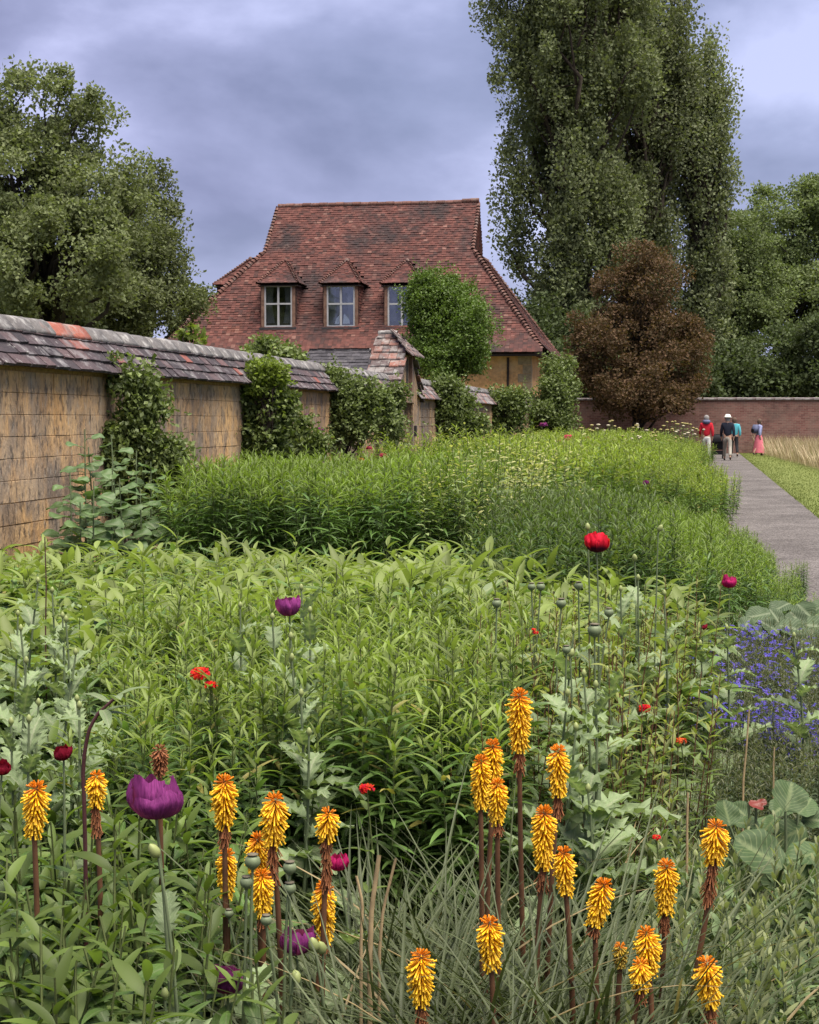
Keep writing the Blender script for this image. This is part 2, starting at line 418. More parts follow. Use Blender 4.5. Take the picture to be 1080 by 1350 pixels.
# ------------------------------------------------------------------ ground, path, lawn
A = math.radians(9.5)
WD = Vector((math.sin(A), math.cos(A), 0)); WN = Vector((math.cos(A), -math.sin(A), 0))   # along the wall, out to the garden
def sheet(name, pts, z, mat, label, kind='structure'):
    me = bpy.data.meshes.new(name); me.from_pydata([(p[0], p[1], z) for p in pts], [], [tuple(range(len(pts)))]); me.materials.append(mat)
    o = new(name, me); tag(o, label, kind=kind); return o
def path_l(Y): return 0.62 + .1756 * Y
def path_r(Y): return 2.02 + .1756 * Y
sheet('ground', [(-700, -60), (700, -60), (700, 900), (-700, 900)], -0.02, M['meadow'], 'grassy ground running out to the trees')
sheet('bed_soil', [(-7.5, -3), (path_l(-3), -3), (path_l(77), 77), (-5.6 + .167 * 77, 77)], 0.0, M['soil'], 'dark soil of the flower bed')
sheet('path', [(path_l(-3), -3), (path_r(-3), -3), (path_r(79.2), 79.2), (path_l(79.2) - .4, 79.2)], 0.004, M['gravel'], 'grey gravel path beside the flower bed')
sheet('lawn', [(path_r(-3), -3), (path_r(-3) + 3.2, -3), (path_r(79) + 5, 79), (path_r(79), 79.0)], 0.006, M['lawn'], 'mown grass strip beside the gravel path')

# ------------------------------------------------------------------ the old garden wall with tiled coping
WB = Vector((-3.5, 14.0, 0))
def wp(s, n, z):
    """place on the garden wall: s metres along it from the base point, n out towards the garden, z up"""
    p = WB + WD * s + WN * n
    return (p.x, p.y, z)
def block_mesh(w_, h_, d_, bev=.008):
    """one stone: a box with a chamfered outer face, local x along the wall, y outwards"""
    s = Soup()
    a, b = w_ / 2, h_ / 2
    s.raw([(-a, 0, -b), (a, 0, -b), (a, 0, b), (-a, 0, b), (-a, d_ - bev, -b), (a, d_ - bev, -b), (a, d_ - bev, b), (-a, d_ - bev, b),
           (-a + bev, d_, -b + bev), (a - bev, d_, -b + bev), (a - bev, d_, b - bev), (-a + bev, d_, b - bev)],
          [(0, 1, 5, 4), (1, 2, 6, 5), (2, 3, 7, 6), (3, 0, 4, 7), (4, 5, 9, 8), (5, 6, 10, 9), (6, 7, 11, 10), (7, 4, 8, 11), (8, 9, 10, 11)])
    return s.mesh('stone', M['wall_block'], False)
def tile_mesh(w_, l_, th):
    """one coping tile: x along the wall, y up the slope, thickness z, irregular lower edge"""
    s = Soup(); a = w_ / 2; r = [rnd.uniform(-.006, .006) for _ in range(4)]
    s.hexa([(-a, r[0], 0), (a, r[1], 0), (a, l_, 0), (-a, l_, 0), (-a + .003, r[0] + .003, th + r[2]), (a - .003, r[1] + .003, th + r[3]), (a, l_, th * .6), (-a, l_, th * .6)])
    return s.mesh('tile', M['coping_tile'], False)

WALL_EAVE, WALL_TOP = 2.06, 2.50
EN, RN = .36, 0.0                                  # eave and ridge offsets from the wall's middle line
SL = math.hypot(EN, WALL_TOP - WALL_EAVE)          # slope length
SLdir = Vector((-EN, 0, WALL_TOP - WALL_EAVE)).normalized()      # (n, -, z) up the slope
def garden_wall(name, s0, s1, near, label):
    root = empty(name, wp(s0, 0, 0)); inv = Vector(wp(s0, 0, 0))
    root.rotation_euler = (0, 0, 0)
    tag(root, label, 'wall')
    Lc = lambda s, n, z: tuple(Vector(wp(s, n, z)) - inv)
    core = Soup(); core.box((s0, -.22, -.1), (s1, .2065, WALL_EAVE + .05), fr=Lc)
    # rough bed under the tiles
    core.hexa([Lc(s0, -EN + .06, WALL_EAVE + .01), Lc(s1, -EN + .06, WALL_EAVE + .01), Lc(s1, EN - .06, WALL_EAVE + .01), Lc(s0, EN - .06, WALL_EAVE + .01),
               Lc(s0, -.01, WALL_TOP - .05), Lc(s1, -.01, WALL_TOP - .05), Lc(s1, .01, WALL_TOP - .05), Lc(s0, .01, WALL_TOP - .05)])
    new('core', core.mesh('core', M['mortar'], False), root)
    ang = math.atan2(WD.y, WD.x)
    # stones
    bh = .185; rows = [WALL_EAVE - .02 - bh * (i + .5) for i in range(11)]
    if near:
        bm_ = [block_mesh(.3415, bh - .0035, .024, .003), block_mesh(.4215, bh - .0035, .024, .003), block_mesh(.2745, bh - .0035, .024, .003)]; wd_ = [.345, .425, .278]
        left = Soup(); n_ = 0
        for ri, z in enumerate(rows):
            s = s0 + rnd.uniform(0, .3)
            while s < s1 - .3:
                k = rnd.choice([0, 0, 1, 2]); wdt = wd_[k]
                vis = proj(wp(s, .2, z)); pr = 7
                if n_ < 300 and ri < 7 and vis[0] > -30:
                    o = new('stone', bm_[k], root, Lc(s + wdt / 2, .190 + rnd.uniform(-.003, .004), z))
                    o.rotation_euler = (rnd.uniform(-.006, .006), 0, 0)
                    # local y must point out to the garden
                    o.rotation_euler.z = ang - math.pi + rnd.uniform(-.006, .006)
                    n_ += 1
                else:
                    left.box((s + .004, .15, z - bh / 2 + .005), (s + wdt - .004, .215 + rnd.uniform(-.006, .006), z + bh / 2 - .005), fr=Lc)
                s += wdt
        o = new('stonework', left.mesh('stonework', M['wall_far'], False), root); o['kind'] = 'stuff'
    else:
        left = Soup()
        for ri, z in enumerate(rows):
            s = s0 + rnd.uniform(0, .2)
            while s < s1 - .2:
                wdt = min(rnd.uniform(.3, .45), s1 - s)
                left.box((s + .004, .15, z - bh / 2 + .005), (s + wdt - .004, .215 + rnd.uniform(-.008, .008), z + bh / 2 - .005), fr=Lc)
                s += wdt
        o = new('stonework', left.mesh('stonework', M['wall_far'], False), root); o['kind'] = 'stuff'
    # coping tiles: four courses on the garden side, ridge on top, plain courses behind
    nc = 4; ex = (SL - .06) / nc
    rest = Soup()
    tm = [tile_mesh(.257, ex + .07, .026) for _ in range(3)] + [tile_mesh(.207, ex + .07, .028) for _ in range(2)] + [tile_mesh(.327, ex + .07, .027) for _ in range(2)]
    tw = [.26] * 3 + [.21] * 2 + [.33] * 2
    slope_ang = math.atan2(WALL_TOP - WALL_EAVE, EN)
    n_ = 0
    def slab(s, wdt, c, side, dz):
        n0 = (EN - math.cos(slope_ang) * ex * c) * side; z0 = WALL_EAVE + math.sin(slope_ang) * ex * c + .004 + dz
        n1 = (EN - math.cos(slope_ang) * (ex * (c + 1) + .06)) * side; z1 = WALL_EAVE + math.sin(slope_ang) * (ex * (c + 1) + .06) + dz - .016
        th = .02
        rest.hexa([Lc(s, n0, z0), Lc(s + wdt, n0, z0), Lc(s + wdt, n1, z1), Lc(s, n1, z1), Lc(s, n0, z0 + th), Lc(s + wdt, n0, z0 + th), Lc(s + wdt, n1, z1 + th), Lc(s, n1, z1 + th)])
    for c in range(nc):
        s = s0 - rnd.uniform(0, .2)
        while s < s1:
            k = rnd.randrange(7); wdt = tw[k]; sag = .012 * lump(s * 1.3, c * 2.0)
            vis = proj(wp(s + wdt, .3, WALL_EAVE))
            if near and n_ < 260 and vis[0] > -5:
                n0 = EN - math.cos(slope_ang) * ex * c; z0 = WALL_EAVE + math.sin(slope_ang) * ex * c + .006 + sag + rnd.uniform(0, .007)
                o = new('tile', tm[k], root)
                X = Vector((WD.x, WD.y, 0)); Yv = (WN * -math.cos(slope_ang - .10) + Vector((0, 0, math.sin(slope_ang - .10)))); Zv = Yv.cross(-X); X = -X
                Zv = X.cross(Yv)
                if Zv.z < 0: X = -X; Zv = X.cross(Yv)
                Rm = Matrix((X, Yv, Zv)).transposed()
                jit = Matrix.Rotation(rnd.uniform(-.022, .022), 3, 'Z') @ Matrix.Rotation(rnd.uniform(-.02, .03), 3, 'X')
                o.matrix_basis = Matrix.Translation(Vector(Lc(s + wdt / 2, n0, z0))) @ (Rm @ jit).to_4x4()
                n_ += 1
            else: slab(s + .003, wdt - .006, c, 1, sag + rnd.uniform(0, .008))
            s += wdt
        s = s0
        while s < s1:
            slab(s + .003, .29, c, -1, rnd.uniform(0, .006)); s += .3
    o = new('coping_courses', rest.mesh('coping_courses', M['coping_far'], False), root); o['kind'] = 'stuff'
    # ridge pieces
    rs = Soup(); s = s0; k = 0
    red_s = at_wall_s(75)
    while s < s1:
        ln = .46; dz = .012 * lump(s * 1.3, 9) + rnd.uniform(-.004, .006)
        q = Soup(); pr = [(.128, -.128), (.115, -.105), (.05, -.022), (0, .004), (-.05, -.022), (-.115, -.105), (-.128, -.128)]
        V = []
        for e_ in (0, 1):
            for (n0, z0) in pr: V.append(Lc(s + .003 + e_ * (ln - .006), n0 * (1 + .05 * e_), WALL_TOP + .022 + z0 + dz + .006 * e_))
        for e_ in (0, 1):
            for (n0, z0) in pr: V.append(Lc(s + .003 + e_ * (ln - .006), n0 * .84, WALL_TOP + .002 + z0 + dz))
        Fq = [(i, i + 1, i + 8, i + 7) for i in range(6)] + [(14 + i, 14 + i + 1, i + 1, i) for i in range(6)] + [(7 + i, 8 + i, 22 + i, 21 + i) for i in range(6)]
        Fq += [(0, 7, 21, 14), (13, 6, 20, 27)]
        q.raw(V, Fq)
        mt = M['ridge_red'] if abs(s + ln / 2 - red_s) < .42 else M['ridge_grey']
        if near and k < 60:
            o = new('ridge_tile', q.mesh('ridge_tile', mt, True), root)
        else: rs.raw(V, Fq)
        k += 1; s += ln
    if rs.v:
        o = new('ridge_courses', rs.mesh('ridge_courses', M['ridge_grey'], True), root); o['kind'] = 'stuff'
    return root
def at_wall_s(px, n=0.0):
    best = min((abs(proj(wp(s * .1, n, WALL_TOP))[0] - px), s * .1) for s in range(-60, 520)); return best[1]
M['ridge_grey'] = piecemat('ridge_grey', [(0, (.075, .070, .072)), (1, (.14, .13, .13))], wear=[((.30, .29, .285), 6, (.52, .64), .75), ((.05, .045, .05), 2.2, (.54, .68), .7), ((.26, .11, .08), 1.3, (.62, .72), .6)], fine=30)
M['ridge_red'] = piecemat('ridge_red', [(0, (.20, .065, .048)), (1, (.25, .085, .062))], wear=[((.22, .20, .19), 6, (.48, .62), .7)], fine=30)
S_GATE0 = at_wall_s(503); S_GATE1 = S_GATE0 + 3.1
S_END = at_wall_s(697)
garden_wall('garden_wall', -5.0, S_GATE0 + .3, True, 'long old ochre stone wall under lichened tile coping, before the gabled gateway')
garden_wall('garden_wall', S_GATE1 - .3, S_END, False, 'lower far stretch of ochre stone wall between the gabled gateway and the house')

# gabled gateway: ridge across the wall, half hip towards the garden
def gateway():
    root = empty('gateway', wp(S_GATE0, 0, 0)); inv = Vector(wp(S_GATE0, 0, 0))
    tag(root, 'small stone gateway with steep half hipped tile roof rising above the garden wall', 'gateway')
    W_ = S_GATE1 - S_GATE0; m = W_ / 2
    L3 = lambda s, n, z: tuple(Vector(wp(S_GATE0 + s, n, z)) - inv)
    body = Soup()
    T = .26
    def gz(s): return 2.05 + (3.32 - 2.05) * (1 - abs(s - m) / m) * 1.0
    # gable body, cut round the doorway
    d0, d1, dz = m - .62, m + .42, 1.95
    def slabs(s0, s1, z0):
        n = 6
        for i in range(n):
            a, b = s0 + (s1 - s0) * i / n, s0 + (s1 - s0) * (i + 1) / n
            za, zb = min(gz(a), 2.92), min(gz(b), 2.92)
            body.hexa([L3(a, -T, z0), L3(b, -T, z0), L3(b, T, z0), L3(a, T, z0), L3(a, -T, za), L3(b, -T, zb), L3(b, T, zb), L3(a, T, za)])
    slabs(.08, d0, -.1); slabs(d1, W_ - .08, -.1); slabs(d0, d1, dz)
    new('gable_wall', body.mesh('gable_wall', M['wall_far'], False), root)
    for (s0, s1) in ((d0 - .14, d0), (d1, d1 + .14)):
        q = Soup(); q.box((s0, T - .02, 0), (s1, T + .035, dz + .02), fr=L3); new('door_jamb', q.mesh('door_jamb', M['wall_far'], False), root)
    q = Soup(); q.box((d0 - .18, T - .02, dz + .02), (d1 + .18, T + .05, dz + .2), fr=L3); new('lintel', q.mesh('lintel', M['wall_far'], False), root)
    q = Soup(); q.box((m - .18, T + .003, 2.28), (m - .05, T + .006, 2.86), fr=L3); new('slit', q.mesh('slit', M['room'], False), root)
    q = Soup(); q.box((m + .10, T - .02, 2.2), (m + .19, T + .07, 2.9), fr=L3); new('timber', q.mesh('timber', M['old_timber'], False), root)
    q = Soup(); q.box((d1 + .28, T, 1.28), (d1 + .42, T + .05, 1.5), fr=L3); new('plaque', q.mesh('plaque', M['room'], False), root)
    dr = Soup()
    door = new('door', None, root)
    for i in range(6):
        a = d0 + (d1 - d0) * i / 6
        q = Soup(); q.box((a + .006, .08, .03), (a + (d1 - d0) / 6 - .006, .12 + .004 * (i % 2), dz - .02), fr=L3)
        new('plank', q.mesh('plank', M['old_timber'], False), door)
    # roof slopes (towards and away from the camera) and the half hip
    N0, N1 = -.34, .36
    tl = Soup(); rows = 9; k = 0
    rise = 3.36 - 2.02
    for side in (0, 1):
        for r in range(rows):
            f0, f1 = r / rows, (r + 1.5) / rows
            s_lo = (-.16 + (m + .16) * f0) if side == 0 else (W_ + .16 - (m + .16) * f0)
            s_hi = (-.16 + (m + .16) * min(1, f1)) if side == 0 else (W_ + .16 - (m + .16) * min(1, f1))
            z_lo = 2.02 + rise * f0 + .05 * (1 - f0) ** 3; z_hi = 2.02 + rise * min(1, f1) - .02
            nmax = N1 if 2.02 + rise * f0 < 2.86 else N1 - (2.02 + rise * f0 - 2.86) * .9
            n = N0 - .04 * (r % 2)
            while n < nmax - .05:
                wd = min(rnd.uniform(.15, .21), nmax - n); dz = rnd.uniform(0, .016); th = .026
                lift = .03
                tl.hexa([L3(s_lo, n + .004, z_lo + lift + dz), L3(s_lo, n + wd - .004, z_lo + lift + dz), L3(s_hi, n + wd - .004, z_hi + dz), L3(s_hi, n + .004, z_hi + dz),
                         L3(s_lo, n + .004, z_lo + lift + th + dz), L3(s_lo, n + wd - .004, z_lo + lift + th + dz), L3(s_hi, n + wd - .004, z_hi + th + dz), L3(s_hi, n + .004, z_hi + th + dz)])
                n += wd
    # half hip courses facing the garden
    hr = 5
    for r in range(hr):
        f0, f1 = r / hr, min(1.12, (r + 1.4) / hr)
        z0, z1 = 2.84 + .52 * f0, 2.84 + .52 * f1
        n0, n1 = N1 + .12 - .5 * f0, N1 + .12 - .5 * f1
        hw = .66 * (1 - f0) + .10; s = m - hw
        while s < m + hw:
            wd = min(rnd.uniform(.15, .21), m + hw - s + .01); dz = rnd.uniform(0, .014) + .04
            tl.hexa([L3(s, n0, z0 + dz), L3(s + wd - .006, n0, z0 + dz), L3(s + wd - .006, n1, z1 + dz - .03), L3(s, n1, z1 + dz - .03),
                     L3(s, n0, z0 + dz + .028), L3(s + wd - .006, n0, z0 + dz + .028), L3(s + wd - .006, n1, z1 + dz), L3(s, n1, z1 + dz)])
            s += wd
    tl_o = new('roof', tl.mesh('roof', M['gate_tile'], False), root); tl_o['kind'] = 'stuff'
    q = Soup()                                   # boarded soffit that closes the far slope
    for side in (0, 1):
        sl, sh = ((-.12, m) if side == 0 else (W_ + .12, m))
        q.hexa([L3(sl, N0, 1.99), L3(sl, N1 - .02, 1.99), L3(sh, N1 - .4, 3.30), L3(sh, N0, 3.30), L3(sl, N0, 2.03), L3(sl, N1 - .02, 2.03), L3(sh, N1 - .4, 3.34), L3(sh, N0, 3.34)])
    new('soffit', q.mesh('soffit', M['fascia'], False), root)
    rg = Soup()
    for i in range(3):
        a, b = N0 + .13 * i, N0 + .13 * i + .127
        rg.tube([L3(m, a, 3.36 + .008 * (i % 2)), L3(m, (a + b) / 2, 3.365 + .008 * (i % 2)), L3(m, b, 3.36 + .008 * (i % 2))], .06, 8)
    new('ridge', rg.mesh('ridge', M['ridge_grey'], True), root)
M['gate_tile'] = piecemat('gate_tile', [(0, (.06, .048, .05)), (.5, (.095, .068, .066)), (.85, (.13, .075, .065)), (1, (.20, .08, .06))],
    wear=[((.22, .21, .205), 4.5, (.48, .62), .7), ((.36, .35, .34), 12.0, (.60, .70), .6), ((.20, .07, .05), 1.6, (.60, .68), .7)], fine=25, bump=.5)
gateway()
# pier that ends the wall at the house corner
q = Soup(); pb = Vector(wp(S_END, 0, 0))
q.box((-.28, -.28, -.1), (.28, .28, 2.3)); q.box((-.34, -.34, 2.3), (.34, .34, 2.44)); q.box((-.2, -.2, 2.44), (.2, .2, 2.58))
o = new('stone_pier', None, None, pb, -A); tag(o, 'short pale stone pier closing the garden wall at the house corner', 'pier')
q2 = Soup(); q2.box((-.28, -.28, -.1), (.28, .28, 2.298)); new('shaft', q2.mesh('shaft', M['house_wall'], False), o)
q2 = Soup(); q2.box((-.34, -.34, 2.3), (.34, .34, 2.44)); q2.box((-.2, -.2, 2.442), (.2, .2, 2.58)); new('cap', q2.mesh('cap', M['coping_far'], False), o)

# ------------------------------------------------------------------ the house
HU = Vector((math.cos(A), -math.sin(A), 0)); HV = Vector((math.sin(A), math.cos(A), 0))
HO = at_Y(716, 466, 61.0); ZE = HO.z; HO.z = 0
def hp(u, v, z): p = HO + HU * u + HV * v; return Vector((p.x, p.y, z))
def solve_u(px, v, z):
    lo, hi = -40.0, 15.0
    for _ in range(60):
        mid = (lo + hi) / 2
        if proj(hp(mid, v, z))[0] < px: lo = mid
        else: hi = mid
    return lo
def solve_z(py, u, v):
    lo, hi = 0.0, 30.0
    for _ in range(60):
        mid = (lo + hi) / 2
        if proj(hp(u, v, mid))[1] > py: lo = mid
        else: hi = mid
    return lo
RV = 4.6; DEP = 9.2
UR = solve_u(632, RV, 10.1); ULr = solve_u(367, RV, 10.1)
ZR = (solve_z(268, UR, RV) + solve_z(273, ULr, RV)) / 2
ZRr = ZR + .05; ZRl = ZR - .05
tanP = (ZR - ZE) / RV; PHI = math.atan(tanP)
GV = 3.1; ZG = ZE + tanP * GV
UGr = solve_u(623, GV, ZG) + .02; UGl = solve_u(349, GV, ZG)
UEL = UGl - 3.7
def clip_row(poly, s):
    xs = []
    n = len(poly)
    for i in range(n):
        (u0, s0), (u1, s1) = poly[i], poly[(i + 1) % n]
        if (s0 <= s < s1) or (s1 <= s < s0): xs.append(u0 + (u1 - u0) * (s - s0) / (s1 - s0))
    return (min(xs), max(xs)) if len(xs) >= 2 else None
def tile_slope(soup, O, EU, ES, poly, ex=.118, wd=.165, holes=(), lift=None, th=.026, jit=.016):
    EU = Vector(EU).normalized(); ES = Vector(ES).normalized(); Nn = EU.cross(ES)
    if Nn.z < 0: Nn = -Nn
    smax = max(p[1] for p in poly); smin = min(p[1] for p in poly); r = 0
    V = []
    s = smin + .001
    while s < smax - .03:
        rg_ = clip_row(poly, s)
        if rg_:
            u = rg_[0] - (wd / 2 if r % 2 else 0)
            while u < rg_[1] - .02:
                u0 = max(u, rg_[0]) + .002; u1 = min(u + wd, rg_[1]) - .002; u += wd
                if u1 - u0 < .03: continue
                uc = (u0 + u1) / 2
                if any(h(uc, s) for h in holes): continue
                top = s + ex * 1.55
                h0 = (lift(uc, s) if lift else 0) + rnd.uniform(0, jit) + .022 * lump(uc * .9, s * 1.1); h1 = h0
                a = rnd.uniform(-.006, .006)
                c = []
                for hh in (0, th):
                    for (uu, ss, k) in ((u0, s + a, .024), (u1, s - a, .024), (u1, top, .0), (u0, top, .0)):
                        p = O + EU * uu + ES * ss + Nn * (h0 + k + hh); c.append(tuple(p))
                V.append(c)
        s += ex; r += 1
    V = np.array(V, float)
    k = len(V)
    base = np.array([(4, 5, 6, 7), (0, 1, 5, 4), (1, 2, 6, 5), (3, 0, 4, 7)])
    Fc = (base[None] + (np.arange(k) * 8)[:, None, None]).reshape(-1, 4)
    soup.raw(V.reshape(-1, 3), Fc)
def bonnets(soup, a, b, r=.10, step=.16):
    a, b = Vector(a), Vector(b); d = (b - a); n = int(d.length / step); d.normalize()
    up = (Vector((0, 0, 1)) - d * d.z).normalized(); sd_ = d.cross(up)
    for i in range(n):
        p = a + d * (i * step); q = p + d * (step * 1.5); k = rnd.uniform(.9, 1.15)
        V = []
        for (c, rr, off) in ((p, r * k, .07), (q, r * .55, .015)):
            for an in (-1.9, -.95, 0, .95, 1.9):
                V.append(tuple(c + up * (off + rr * (math.cos(an) - .15)) + sd_ * (rr * 1.25 * math.sin(an))))
        soup.raw(V, [(j, j + 1, j + 6, j + 5) for j in range(4)])

def house():
    root = empty('house', hp(-7, 4.6, 0)); inv = Vector(root.location)
    tag(root, 'ochre stone house with steep red tiled hipped roof and three dormer windows', 'house')
    def put(name, soup, mat, smooth=False, parent=None):
        # meshes are written in world places, then moved to the house's own origin
        for i in range(len(soup.v)): soup.v[i] = soup.v[i] - np.array(inv)
        return new(name, soup.mesh(name, mat, smooth), parent if parent is not None else root)
    # walls
    q = Soup(); u0, u1, v0, v1 = UEL + .55, -.5, .5, DEP - .5
    for (a, b) in (((u0, v0), (u1, v0)), ((u1, v0), (u1, v1)), ((u1, v1), (u0, v1)), ((u0, v1), (u0, v0))):
        q.raw([tuple(hp(*a, -.1)), tuple(hp(*b, -.1)), tuple(hp(*b, ZE + .1)), tuple(hp(*a, ZE + .1))], [(0, 1, 2, 3)])
    put('wall', q, M['house_wall'])
    for i in range(12):                                     # dressed quoins at the near corner
        q = Soup(); ln = .48 if i % 2 else .30; z0 = .05 + .33 * i
        q.box((u1 - ln, v0 - .02, z0), (u1 + .02, v0 + (.78 - ln), z0 + .315), fr=lambda u, v, z: tuple(hp(u, v, z)))
        put('quoin', q, M['quoin'])
    q = Soup(); q.tube([tuple(hp(-1.35, v0 - .07, 0)), tuple(hp(-1.35, v0 - .07, 2)), tuple(hp(-1.35, v0 - .07, ZE - .12))], .045, 8); put('downpipe', q, M['fascia'], True)
    # roof body under the tiles
    Af, Bf = hp(UEL, 0, ZE), hp(0, 0, ZE); Ab, Bb = hp(UEL, DEP, ZE), hp(0, DEP, ZE)
    gr0, gr1 = hp(UGr, GV, ZG), hp(UGr, DEP - GV, ZG); gl0, gl1 = hp(UGl, GV, ZG), hp(UGl, DEP - GV, ZG)
    R0, R1 = hp(UR, RV, ZR), hp(ULr, RV, ZR)
    me = bpy.data.meshes.new('roof')
    pts = [p - inv for p in (Af, Bf, gr0, R0, R1, gl0, Ab, Bb, gr1, gl1)]
    me.from_pydata([tuple(p) for p in pts], [], [(0, 1, 2, 3, 4, 5), (7, 6, 9, 4, 3, 8), (1, 7, 8, 2), (6, 0, 5, 9), (2, 8, 3), (9, 5, 4), (0, 6, 7, 1)])
    me.materials.append(M['fascia'])
    roof = new('roof', me, root)
    # dormer data first, since the tiles stop at them
    dorm = []
    for pxc in (367, 449.5, 530):
        v = .80; uc = solve_u(pxc, v, 6)
        dorm.append((uc, v))
    cosP, sinP = math.cos(PHI), math.sin(PHI)
    def in_dormer(u, s):
        v = s * cosP; z = s * sinP
        for uc, vd in dorm:
            if abs(u - uc) < .66 and vd - .05 < v < 2.0: return True
            if 1.9 <= v < 2.75 and abs(u - uc) < .82 * (2.75 - v) / .75: return True
        return False
    ES = (HV * cosP + Vector((0, 0, sinP)))
    fl = lambda u, s: .16 * max(0, 1 - s / 1.3) ** 2 + .015
    poly = [(UEL, -.12), (0, -.12), (UGr, GV / cosP), (UR, RV / cosP), (ULr, RV / cosP), (UGl, GV / cosP)]
    q = Soup(); tile_slope(q, hp(0, 0, ZE), HU, ES, poly, holes=[in_dormer], lift=fl)
    # right hip
    dv = -UGr; dz = ZG - ZE; ln = math.hypot(dv, dz)
    ESr = (HU * (-dv) + Vector((0, 0, dz))) / ln
    tile_slope(q, hp(0, 0, ZE), HV, ESr, [(0, -.12), (DEP, -.12), (DEP - GV, ln), (GV, ln)], lift=lambda u, s: fl(u, s))
    dvl = UGl - UEL; lnl = math.hypot(dvl, dz)
    ESl = (HU * dvl + Vector((0, 0, dz))) / lnl
    tile_slope(q, hp(UEL, 0, ZE), HV, ESl, [(0, -.12), (DEP, -.12), (DEP - GV, lnl), (GV, lnl)], lift=lambda u, s: fl(u, s))
    # gablet cheeks are tile hung too
    for (uu, sg) in ((UGr, 1), (UGl, -1)):
        top_u = UR if sg > 0 else ULr
        lean = Vector(hp(top_u, RV, ZR) - hp(uu, RV, ZG)); lh = lean.length
        O_ = hp(uu, GV, ZG) + HU * (.03 * sg)
        EUv = HV; ESv = lean.normalized()
        Nn = EUv.cross(ESv)
        if Nn.dot(HU * sg) < 0: EUv = -HV; O_ = hp(uu, DEP - GV, ZG) + HU * (.03 * sg)
        W2 = DEP - 2 * GV
        tile_slope(q, O_, EUv, ESv, [(0, 0), (W2, 0), (W2 / 2, lh)])
    o = put('roof_tiles', q, M['house_tile'], parent=roof); o['kind'] = 'stuff'
    # ridge and hips
    q = Soup(); n = int((R0 - R1).length / .34)
    for i in range(n):
        a = R1 + (R0 - R1) * (i / n); b = R1 + (R0 - R1) * ((i + .97) / n); dzz = Vector((0, 0, .03 + .012 * (i % 2) + .02 * lump(i * .4, 3) + (.05 if i > n - 3 else 0)))
        q.tube([tuple(a + dzz), tuple((a + b) / 2 + dzz), tuple(b + dzz)], .11, 8)
    put('ridge', q, M['ridge_tile'], True, roof)
    for (a, b) in ((Bf, gr0), (Af, gl0), (Bb, gr1)):
        q = Soup(); nrm = Vector((0, 0, .04)); bonnets(q, a + nrm + (b - a).normalized() * .1, b + nrm); put('hip_tiles', q, M['ridge_tile'], False, roof)
    for (a, b) in ((gr0, R0), (gl0, R1)):
        q = Soup(); bonnets(q, a + Vector((0, 0, .02)), b + Vector((0, 0, .02)), .07); put('verge_tiles', q, M['ridge_tile'], False, roof)
    # gutter and soffit
    q = Soup(); q.box((UEL, -.10, ZE - .09), (0.1, .0, ZE - .01), fr=lambda u, v, z: tuple(hp(u, v, z)))
    q.box((0.0, .001, ZE - .09), (.1, DEP, ZE - .01), fr=lambda u, v, z: tuple(hp(u, v, z))); put('gutter', q, M['fascia'])
    # dormers
    def dormer(O, U, V, zs, zt, wide, peak, vp, roof_v, with_glass=True, lay=0):
        """O: ground point under the window's middle, U along it, V inwards; zs, zt sill and head; peak height; vp run to the peak"""
        P3 = lambda u, v, z: tuple(O + U * u + V * v + Vector((0, 0, z)))
        hw = wide / 2
        vs = (zt - zs) / tanP
        dm = new('dormer', None, root)
        for sg in (-1, 1):
            a = hw * sg; ch = Soup()                                       # cheeks
            ch.raw([P3(a, 0, zs - .05), P3(a, vs + .25, zt + .05), P3(a, .02, zt + .05), P3(a, 0, zs)], [(0, 1, 2, 3)])
            put('cheek', ch, M['fascia'], False, dm)
        tq = Soup()
        for sg in (-1, 1):
            EU_ = V; O_ = O + U * (hw * sg) + Vector((0, 0, zs))
            V_ = []
            z = zs
            while z < zt:
                v = .02
                while v < vs + .15:
                    if (z - zs + .12) > v * tanP - .02:
                        h = .02 + rnd.uniform(0, .01)
                        x0, x1 = hw * sg, (hw + h) * sg
                        tq.hexa([P3(x0, v, z), P3(x1 + .02 * sg, v, z), P3(x1 + .02 * sg, v + .15, z), P3(x0, v + .15, z), P3(x0, v, z + .125), P3(x1, v, z + .125), P3(x1, v + .15, z + .125), P3(x0, v + .15, z + .125)])
                    v += .155
                z += .11
        if tq.v:
            t_ = put('cheek_tiles', tq, M['house_tile'], parent=dm); t_['kind'] = 'stuff'
        # hood
        ov = .12; z0 = zt + .02
        EUh = U; eh = hw + ov; pk = Vector((0, vp, peak - z0)); run = vp + ov
        hood = Soup()
        ESf = (V * run + Vector((0, 0, peak - z0))); lf = ESf.length
        tile_slope(hood, O + V * (-ov) + Vector((0, 0, z0)), U, ESf, [(-eh, 0), (eh, 0), (.03, lf), (-.03, lf)], ex=.105, wd=.15, lift=lambda u, s: .05 * max(0, 1 - s / .5) ** 2)
        for sg in (-1, 1):
            ESs = (U * (-eh * sg) + Vector((0, 0, peak - z0))); lsd = ESs.length
            O2 = O + U * (eh * sg) + V * (-ov) + Vector((0, 0, z0))
            tile_slope(hood, O2, V, ESs, [(0, 0), (2.2, 0), (roof_v + .4, lsd), (run, lsd)], ex=.105, wd=.15, lift=lambda u, s: .05 * max(0, 1 - s / .5) ** 2)
        t_ = put('hood_tiles', hood, M['house_tile'], parent=dm); t_['kind'] = 'stuff'
        bn = Soup()
        for sg in (-1, 1): bonnets(bn, P3(eh * sg, -ov, z0 + .04), P3(.02 * sg, vp, peak + .03), .042, .12)
        put('hood_hips', bn, M['ridge_tile'], False, dm)
        un = Soup(); un.box((-eh, -ov + .02, z0 - .05), (eh, .55, z0 - .005), fr=P3); put('hood_soffit', un, M['fascia'], False, dm)
